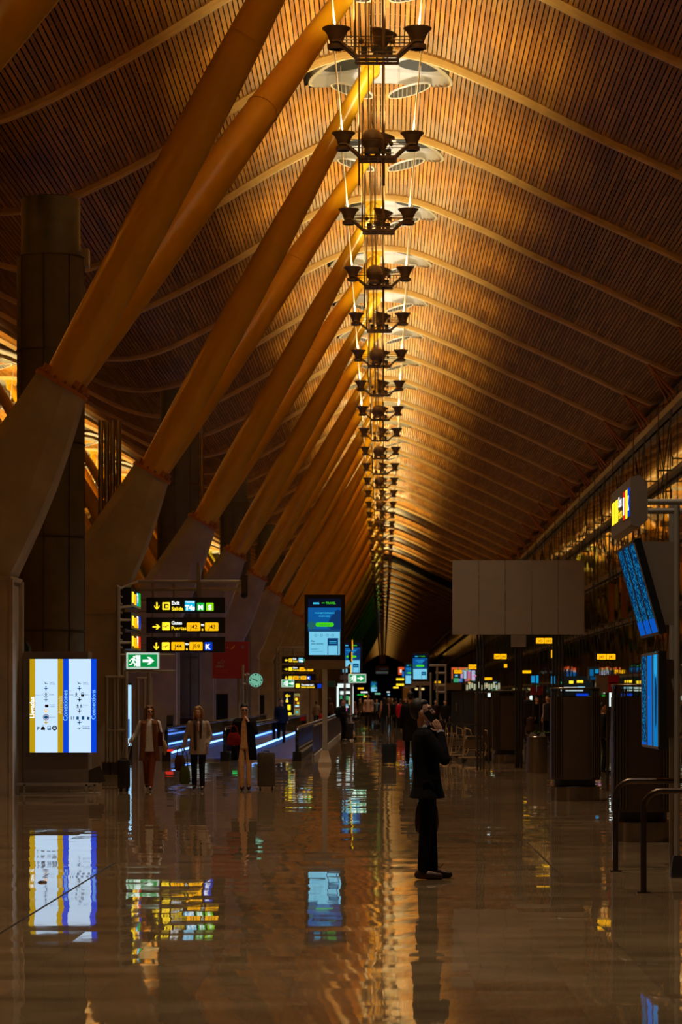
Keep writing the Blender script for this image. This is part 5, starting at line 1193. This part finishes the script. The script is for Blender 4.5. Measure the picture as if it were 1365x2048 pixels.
    for S_ in 'LR':
        if not sleeves: limb(m, [g('sh'+S_), g('el'+S_), lp(J['el'+S_], J['wr'+S_], .93)], [.066, .054, .042])
    remesh(sc(m), 'coat' if hem < .8 else 'jacket', top, t, vox*1.1*s, 3)
    if sleeves:
        for S_ in 'LR': m = MB(); limb(m, [g('sh'+S_), g('el'+S_), lp(J['el'+S_], J['wr'+S_], .93)], [.064, .050, .040]); remesh(sc(m), 'sleeve', sleeves, t, vox*1.1*s, 3)
    # hair
    m = MB(); m.ell(hp(0,.040,1.692), (.083,.086,.090), 20, HM); m.ell(hp(0,.066,1.65), (.074,.058,.080), 16, HM); m.ell(hp(0,-.004,1.724), (.068,.064,.038), 14, HM)
    for q in (-1, 1): m.ell(hp(q*.068,.030,1.680), (.014,.036,.032), 10, HM)
    if hair == 'long':
        for q in (-1, 1): limb(m, [hp(q*.045,-.03,1.745), hp(q*.082,-.01,1.69), hp(q*.092,.005,1.60), hp(q*.088,.01,1.50), hp(q*.07,.02,1.45)], [.032,.034,.034,.032,.018], 10)
        limb(m, [hp(0,.06,1.66), hp(0,.075,1.55), hp(0,.07,1.47)], [.085,.075,.05], 12)
    if hair == 'bun': m.ell(hp(0,.12,1.70), (.04,.04,.04), 10, HM)
    if hair == 'bald': m = MB(); m.ell(hp(0,.075,1.63), (.07,.045,.05), 12, HM)
    remesh(sc(m), 'hair', haircol, t, vox*s, 1)
    return t, J, s, hp, HM
def add(t, s, name, mat, fn, sharp=35, rm=None):
    m = MB(); fn(m); m.v = [tuple(c*s for c in v) for v in m.v]
    return remesh(m, name, mat, t, rm*s, 2) if rm else m.build(name, mat, t, sharp=sharp)
def glasses(t, s, hp, mat=black, dark=True):
    def fn(m):
        for q in (-1, 1):
            pts = [hp(q*.031+.022*math.cos(a), -.100, 1.640+.016*math.sin(a)) for a in [2*PI*i/14 for i in range(14)]]; m.tube(pts, .0028, 6, closed=True)
            m.tube([hp(q*.053,-.098,1.645), hp(q*.074,-.02,1.645), hp(q*.078,.015,1.640)], .0028, 6)
        m.tube([hp(-.010,-.101,1.643), hp(.010,-.101,1.643)], .0026, 6)
    g_ = add(t, s, 'glasses', mat, fn)
    def ln(m):
        for q in (-1, 1): m.rings([[hp(q*.031+.021*math.cos(a), y, 1.640+.015*math.sin(a)) for a in [2*PI*i/14 for i in range(14)]] for y in (-.1005,-.099)])
    m = MB(); ln(m); m.v = [tuple(c*s for c in v) for v in m.v]; o = m.build('lens', black if dark else glass, t, sharp=0); o.parent = g_

# the man in the foreground
mp = dict(head=(0,-9), neck=(0,.03,1.47), chest=(0,.0,1.3), shR=(-.17,.0,1.40), elR=(-.235,-.165,1.17), wrR=(-.125,-.128,1.440), hdR=(.12,.45,.88), hnR=(.75,.35,-.35), htR=(.2,.6,-.3), cR=.35,
          elL=(.235,.03,1.13), wrL=(.24,-.02,.87), knL=(.09,-.03,.50), anL=(.09,-.055,.095), knR=(-.09,.015,.50), anR=(-.09,.045,.095))
tm, J, s, hp, HM = person('person in a dark coat standing in profile with a phone at the ear', 855, 1757, 1397, 90, mp, top=MATS.get('coat_navy') or cloth(7,7,9), hem=.80, flare=1.22, bottom=cloth(6,6,7), shoes=leather, vox=.0048, build=1.04, d=24.6)
glasses(tm, s, hp, black, False)
add(tm, s, 'shirt_collar', whiteshirt, lambda m: (limb(m, [V3((-.05,-.02,1.475)), V3((-.03,-.10,1.42)), V3((-.01,-.125,1.36))], [.018,.02,.015], 8), limb(m, [V3((.05,-.02,1.475)), V3((.03,-.10,1.42)), V3((.01,-.125,1.36))], [.018,.02,.015], 8), m.cyl((0,.03,1.45),(0,.025,1.505),.068,.064,20)), rm=.006)
add(tm, s, 'shirt_cuff', whiteshirt, lambda m: m.cyl(lp(mp['elR'], mp['wrR'], .88), lp(mp['elR'], mp['wrR'], 1.03), .041, .038, 18))
add(tm, s, 'coat_lapel', cloth(10,9,12), lambda m: [limb(m, [V3((q*.07,-.02,1.49)), V3((q*.075,-.10,1.40)), V3((q*.02,-.150,1.15))], [.022,.026,.014], 8) for q in (-1,1)], rm=.007)
add(tm, s, 'coat_pocket_flap', cloth(10,9,12), lambda m: m.box(-.222,-.205,-.11,.05,.98,1.03))
add(tm, s, 'shoe_lace', black, lambda m: [m.tube([(x-.02,-.09,.095),(x+.0,-.115,.115),(x+.02,-.125,.10),(x+.012,-.16,.14)], .004, 6) for x in (.09,)])
# phone held at the ear: its own thing
hpw = Matrix.Translation(tm.location) @ Matrix.Rotation(PI/2, 4, 'Z')
t = thing('mobile_phone', 'dark mobile phone held to the ear of the standing man', 'phone', tuple(hpw @ V3((-.096,-.055,1.550))), PI/2)
m = MB(); m.prism(rrect(.062,.13,.01), (-.004,.01,-.070), (0,-.78,.63), (0,.63,.78), (1,0,0), .009); m.build('case', black, t); m = MB(); m.prism(rrect(.056,.122,.008), (.0052,.010,-.066), (0,-.78,.63), (0,.63,.78), (1,0,0), .001); m.build('display', lit(40,60,80,.3), t)
t = thing('briefcase', 'dark bag hanging from the far hand of the standing man', 'bag', tuple(hpw @ V3((.27,0,.42)))); t.rotation_euler = (0,0,PI/2)
m = MB(); m.rings([[V3((a*.05*k,b*.115*k,z)) for a, b in ((-1,-.7),(-.7,-1),(.7,-1),(1,-.7),(1,.7),(.7,1),(-.7,1),(-1,.7))] for z, k in ((.0,.6),(.02,.9),(.10,1),(.22,.93),(.30,.75),(.32,.5))]); m.build('body', leather, t)
m = MB(); m.tube([(0,-.07,.30),(0,-.06,.40),(0,.0,.44),(0,.06,.40),(0,.07,.30)], .008, 8); m.build('handle', black, t)

# the three women walking towards the camera
SC = lambda *a: cloth(*a)
w1 = dict(head=(14,0), elR=(-.29,.02,1.17), wrR=(-.40,-.06,1.02), hdR=(-.5,-.2,-.7), hnR=(0,.1,-1), cR=.9, elL=(.24,.03,1.15), wrL=(.27,-.04,.92), knL=(.05,-.07,.50), anL=(.02,-.12,.10), knR=(-.06,.03,.50), anR=(-.05,.22,.15))
t1, J1, s1, hp1, HM1 = person('person in a brown long vest over a white blouse pulling a small black case', 299, 1583, 1414, 6, w1, top=SC(190,176,162), hem=.82, bottom=SC(92,46,24), sleeves=SC(190,176,162), hair='long', haircol=hairbrown, vox=.009, d=48.4)
def vest(m):
    m.rings([m.ring((0,.05,z),(0,0,1),rx,ry,24,(1,0,0)) for z, rx, ry in ((1.44,.15,.085),(1.38,.185,.10),(1.2,.185,.11),(1.0,.19,.115),(.8,.205,.12),(.62,.215,.12))])
    for q in (-1, 1): m.rings([m.ring((q*x,y,z),(0,0,1),.060,.030,14,(1,0,0)) for x, y, z in ((.10,-.05,1.47),(.115,-.115,1.40),(.125,-.125,1.2),(.13,-.125,1.0),(.15,-.115,.8),(.165,-.09,.62))])
add(t1, s1, 'long_vest', SC(84,52,32), vest, rm=.010); glasses(t1, s1, hp1)
add(t1, s1, 'shoulder_bag', SC(46,14,12), lambda m: m.rings([[V3((.225+a*.05,-.02+b*.13,z)) for a, b in ((-1,-1),(1,-1),(1,1),(-1,1))] for z in (.92,1.22)]), rm=.012)
add(t1, s1, 'bag_strap', SC(46,14,12), lambda m: m.tube([(.22,-.12,1.2),(.17,-.10,1.42),(.15,.0,1.475),(.18,.08,1.4),(.22,.08,1.2)], .012, 8))
add(t1, s1, 'folded_scarf', SC(120,100,66), lambda m: (limb(m, [V3((.30,-.06,1.02)), V3((.33,-.07,.9)), V3((.32,-.06,.76))], [.04,.055,.03], 10)), rm=.012)
w2 = dict(head=(-6,8), elR=(-.26,.04,1.13), wrR=(-.30,-.06,.92), cR=.9, elL=(.25,.05,1.15), wrL=(.20,-.05,.97), cL=.9, knL=(.08,-.05,.50), anL=(.09,-.06,.095), knR=(-.09,.0,.50), anR=(-.09,.08,.11))
t2, J2, s2, hp2, HM2 = person('blond person in a grey jacket and dark scarf carrying two bags', 397, 1580, 1413, 0, w2, top=SC(112,103,94), hem=.76, flare=1.05, bottom=SC(18,18,22), hair='long', haircol=hairblond, vox=.009, d=48.6, build=1.06)
add(t2, s2, 'scarf', SC(44,30,24), lambda m: (limb(m, [V3((-.05,-.06,1.48)), V3((-.06,-.145,1.38)), V3((-.055,-.155,1.1)), V3((-.05,-.155,.86))], [.04,.035,.035,.03], 10), limb(m, [V3((.06,-.06,1.48)), V3((.065,-.140,1.38)), V3((.06,-.15,1.1))], [.035,.03,.02], 10), limb(m, [V3((-.07,.03,1.49)), V3((0,.08,1.49)), V3((.07,.03,1.49))], [.035,.035,.035], 10)), rm=.011)
add(t2, s2, 'blouse', SC(150,120,100), lambda m: limb(m, [V3((0.01,-.12,1.42)), V3((.015,-.135,1.25))], [.03,.02], 10), rm=.01)
w3 = dict(head=(8,4), shL=(.175,.01,1.41), elL=(.24,-.06,1.18), wrL=(.10,-.17,1.40), hdL=(-.45,.25,.8), hnL=(-.2,.9,.1), htL=(-.7,0,.5), cL=.6, elR=(-.25,.03,1.15), wrR=(-.22,-.10,.98), cR=.8, knL=(.09,-.02,.5), anL=(.09,.02,.10), knR=(-.05,-.10,.50), anR=(-.04,-.06,.095))
t3, J3, s3, hp3, HM3 = person('person in dark glasses and open black coat over pale clothes, hand at the chin', 489, 1580, 1408, 0, w3, top=SC(150,120,84), hem=.86, bottom=SC(150,120,84), shoes=SC(40,12,12), sleeves=SC(9,9,10), hair='short', haircol=hairdark, vox=.009, d=48.6)
def opencoat(m):
    m.rings([m.ring((0,.055,z),(0,0,1),rx,ry,24,(1,0,0)) for z, rx, ry in ((1.46,.15,.085),(1.39,.195,.10),(1.2,.2,.11),(1.0,.21,.115),(.8,.22,.12),(.62,.23,.12))])
    for q in (-1, 1): m.rings([m.ring((q*x,y,z),(0,0,1),.085,.035,14,(1,0,0)) for x, y, z in ((.09,-.05,1.48),(.125,-.115,1.40),(.145,-.125,1.2),(.15,-.13,1.0),(.175,-.12,.8),(.19,-.1,.62))])
add(t3, s3, 'open_coat', SC(9,9,10), opencoat, rm=.010); glasses(t3, s3, hp3)

def suitcase(lab, px, yb, w, h, dp, col, handle=1.0, lean=0, rz=0, d=None, hx=0., hcol=tubegrey):
    d = d or FD(yb); t = thing('suitcase', lab, 'suitcase', (X(px, d), d, 0), rz)
    m = MB(); o = rrect(w, dp, .05); m.rings([[V3((a-w/2, b-dp/2, z)) for a, b in [( (u-w/2)*k+w/2, (v-dp/2)*k+dp/2) for u, v in o]] for k, z in ((.9,.06),(1,.09),(1,h-.04),(.93,h))]); m.build('shell', col, t)
    m = MB()
    for i in range(6): x = -w/2+.05+i*(w-.1)/5; m.box(x-.006, x+.006, -dp/2-.006, -dp/2, .12, h-.08)
    m.build('ribbing', col, t, sharp=0)
    m = MB(); m.tube([(-.06,dp/4,h-.02),(-.06+hx,dp/4,handle),(.06+hx,dp/4,handle),(.06,dp/4,h-.02)], .009, 8); m.build('pull_handle', hcol, t)
    m = MB(); m.tube([(-.06,0,h),(-.05,0,h+.03),(.05,0,h+.03),(.06,0,h)], .008, 8); m.build('carry_handle', black, t)
    for x in (-w/2+.05, w/2-.05):
        for y in (-dp/2+.04, dp/2-.04): m = MB(); m.cyl((x-.012,y,.03),(x+.012,y,.03), .03, n=14); m.build('wheel', rubber, t)
    return t
dkcase = pbr('case_black_shell', (.012,.012,.014), .4, noise=0); bluecase = pbr('case_navy_shell', (.012,.03,.055), .35, noise=0); greycase = pbr('case_grey_fabric', (.085,.07,.055), .8, scale=20)
suitcase('small black upright suitcase pulled by the leftmost walking person', 248, 1586, .215, .58, .3, dkcase, .99, d=47.9, hx=.08)
suitcase('grey brown soft suitcase beside the third walking person', 533, 1579, .33, .70, .24, greycase, .78, d=48.8, hx=-.05)
suitcase('dark blue upright suitcase standing on the open floor in the centre', 779, 1531, .37, .56, .25, bluecase, 1.28, d=67.)
def handbag(lab, px, py, w, h, col, d, strap=.25, name='handbag'):
    p = P(px, py, d); t = thing(name, lab, 'bag', tuple(p)); m = MB(); m.rings([[V3((a*w/2*k, b*.06*k, z*h)) for a, b in ((-1,-.6),(-.7,-1),(.7,-1),(1,-.6),(1,.6),(.7,1),(-.7,1),(-1,.6))] for k, z in ((.7,0),(1,.15),(.95,.7),(.6,1))]); m.build('body', col, t)
    m = MB(); m.tube([(-w*.3,0,h*.9),(-w*.2,0,h+strap*.7),(0,0,h+strap),(w*.2,0,h+strap*.7),(w*.3,0,h*.9)], .010, 8); m.build('handle', col, t); return t
handbag('brown leather handbag carried by the middle walking person', 360, 1542, .20, .30, SC(52,26,14), 48.3, .16)
handbag('olive green bag with long handles carried low by the middle walking person', 370, 1568, .20, .33, SC(46,54,16), 48.2, .32)
handbag('red handbag on the arm of the third walking person', 468, 1491, .26, .24, SC(84,12,11), 48.2, .14)

# people farther away
walk = dict(knL=(.08,-.12,.52), anL=(.08,-.14,.10), knR=(-.08,.02,.50), anR=(-.08,.26,.17))
stand = dict()
armsf = dict(elL=(.23,.0,1.13), wrL=(.14,-.22,1.12), hdL=(-.4,-.9,0), elR=(-.23,.0,1.13), wrR=(-.14,-.22,1.12), hdR=(.4,-.9,0))
sit = dict(pel=(0,.08,.50), chest=(0,.08,.86), neck=(0,.07,1.03), shL=(.17,.08,.97), shR=(-.17,.08,.97), elL=(.22,.05,.72), elR=(-.22,.05,.72), wrL=(.12,-.2,.62), wrR=(-.12,-.2,.62), hdL=(0,-1,0), hdR=(0,-1,0), hnL=(0,0,-1), hnR=(0,0,-1), hpL=(.09,.05,.50), hpR=(-.09,.05,.50), knL=(.10,-.38,.50), knR=(-.10,-.38,.50), anL=(.10,-.36,.095), anR=(-.10,-.36,.095))
def far(label, px, yf, yt, rz, top, bottom=blackcloth, pose=stand, hair='short', hc=hairdark, vox=.016, d=None, hem=.84, **k): return person(label, px, yf, yt, rz, pose, top=top, bottom=bottom, hair=hair, haircol=hc, vox=vox, face=False, hem=hem, d=d, **k)
far('person in black walking away beyond the standing man, seen as a silhouette', 822, 1530, 1384, 178, SC(10,9,11), pose=walk, vox=.012, hem=.60, flare=1.1)
q = far('person with a dark backpack leaning over a trolley left of the centre aisle', 687, 1482, 1398, 70, SC(13,12,13), pose=armsf, vox=.012)
add(q[0], q[2], 'backpack', SC(12,14,18), lambda m: m.ell((0,.22,1.2), (.16,.13,.25), 16), rm=.015)
far('person in a pale coat behind the backpack traveller', 704, 1462, 1392, 20, SC(88,62,60), d=140)
q = far('person in a white shirt and dark trousers standing in the centre aisle', 737, 1457, 1388, 0, SC(140,112,100), SC(20,22,26), d=150)
add(q[0], q[2], 'backpack_strap', black, lambda m: [m.tube([(x,-.12,1.2),(x,-.13,1.35),(x*.9,-.04,1.47)], .02, 6) for x in (-.12,.12)])
far('person in mottled olive clothes walking behind the white shirted one', 721, 1447, 1396, -60, SC(60,46,28), SC(42,36,24), pose=walk, d=180)
far('person in a grey blue top in the crowd beside the vanishing point', 754, 1440, 1396, 0, SC(70,88,100), d=200)
far('person with a long dark hair and brown bag in the middle of the crowd', 779, 1465, 1396, 180, SC(16,14,16), SC(16,20,38), hair='long', hc=hairbrown, d=132)
far('person with light sleeves next to the long haired one in the crowd', 770, 1470, 1398, 200, SC(14,12,14), SC(20,30,48), sleeves=SC(120,84,70), d=128, hair='long')
far('person in a red coat in the crowd behind the walking silhouette', 802, 1462, 1400, 180, SC(130,14,26), d=142, hem=.7)
far('person with white sleeve at the left of the red coat', 793, 1458, 1398, 150, SC(20,18,18), sleeves=SC(130,110,96), d=150)
far('person in a dark hood between the crowd and the blue suitcase', 763, 1449, 1402, 0, SC(12,12,14), d=176, hair='long')
far('person in a brown jacket at the back of the crowd', 785, 1445, 1397, 20, SC(60,36,20), d=190, hc=hairbrown)
far('person with reddish face at the right end of the crowd', 812, 1450, 1396, -40, SC(20,10,10), d=170)
far('person in black at the left edge of the central crowd', 746, 1443, 1400, 0, SC(12,12,14), d=195)
far('person in navy riding the walkway beside the tall dark board', 563, 1489, 1397, 10, SC(14,20,40), d=97)
far('person in a pale top with red braces beyond the walkway rail', 633, 1453, 1398, 180, SC(90,78,66), SC(16,14,14), d=150)
far('person in a red coat half hidden by the totem pole', 645, 1451, 1413, 180, SC(140,24,22), d=144)
far('person with dark hair and light skin half hidden behind the totem pole', 660, 1452, 1394, 150, SC(60,44,36), d=158, hair='long')
far('person in black standing left of the partition panels', 891, 1464, 1397, 0, SC(13,12,13), d=128)
far('person in dark red behind the glasses of the standing man', 872, 1462, 1401, 0, SC(28,12,12), d=140)
far('bald person in a dark jacket and white shirt seated behind the trolleys', 907, 1498, 1428, -20, SC(14,12,14), pose=sit, hair='bald', d=95, cat='person')
far('person seated left of the bald one, mostly behind the phone hand', 884, 1500, 1436, 20, SC(40,34,34), pose=sit, d=94)
far('person in a striped dark top standing behind the steel bin', 1057, 1500, 1396, 170, SC(24,22,24), d=100)
far('person in a white blouse at the left side of the second pod', 1096, 1500, 1402, -50, SC(18,16,18), sleeves=SC(120,96,80), d=98, hair='bun')
far('person with reddish top seated behind the steel bin', 1062, 1510, 1434, 10, SC(46,30,22), pose=sit, d=88)
far('person with a dark jacket standing right of the bin', 1075, 1490, 1400, 30, SC(12,13,16), d=104)
far('person in a black uniform with a yellow green belt between the two right pods', 1209, 1560, 1420, 90, SC(12,12,12), d=60)
cart('luggage trolley beside the backpack traveller', 703, 108, -1.1)
t = thing('duffel_bag', 'black duffel bag lying on the trolley of the backpack traveller', 'bag', (X(712,107.6), 107.6, .9)); m = MB(); m.ell((0,0,0), (.17,.14,.13), 16); m.build('body', black, t); m = MB(); m.tube([(-.1,-.1,.08),(0,-.12,.2),(.1,-.1,.08)], .01, 6); m.build('handle', black, t)
suitcase('black suitcase on the floor beside the backpack traveller', 697, 1483, .42, .72, .28, dkcase, .85, d=106.5)
suitcase('low dark bag in the centre aisle before the crowd', 755, 1462, .36, .36, .25, dkcase, .5, d=140)
# seats for the seated people
for i, (x, dd) in enumerate(((907,95.15),(884,94.15),(1062,88.15))):
    t = thing('waiting_bench', ('black waiting seat under the bald seated person','black waiting seat left of the bald person','black waiting seat behind the steel bin')[i], 'seat', (X(x,dd), dd, 0))
    m = MB(); m.box(-.28,.28,-.2,.28,.36,.40); m.build('seat', black, t, sharp=0); m = MB(); m.box(-.28,.28,.26,.31,.42,.85); m.build('backrest', black, t, sharp=0)
    for xx in (-.24,.24): m = MB(); m.box(xx-.02,xx+.02,-.15,.25,0,.36); m.build('leg', steel, t, sharp=0)

# ---------------------------------------------------------------- camera, world, render look
w = bpy.data.worlds.new('night'); S.world = w; w.use_nodes = True
w.node_tree.nodes['Background'].inputs[0].default_value = (.010, .010, .012, 1); w.node_tree.nodes['Background'].inputs[1].default_value = .12
# no lamps are built above the shop zone or under the facade rails
cam = bpy.data.cameras.new('camera'); co = bpy.data.objects.new('camera', cam); C.objects.link(co); co.location = (0, 0, EYE); co.rotation_euler = (PI/2, 0, 0)
cam.sensor_fit = 'HORIZONTAL'; cam.sensor_width = 24.0; cam.lens = F*24/1365
SH = 1365.
cam.shift_x = -(CX-682.5)/SH; cam.shift_y = (CY-1024)/SH; cam.clip_end = 2000; cam.clip_start = .1
cam.dof.use_dof = True; cam.dof.focus_distance = 30.; cam.dof.aperture_fstop = 4.5
S.camera = co
S.view_settings.view_transform = 'Standard'; S.view_settings.look = 'None'; S.view_settings.gamma = 1; S.view_settings.use_curve_mapping = False
S.view_settings.exposure = EXPO
for o in bpy.data.objects:
    if '_w' in o.keys(): del o['_w']
# tiny pieces that have no label of their own are fine as parts
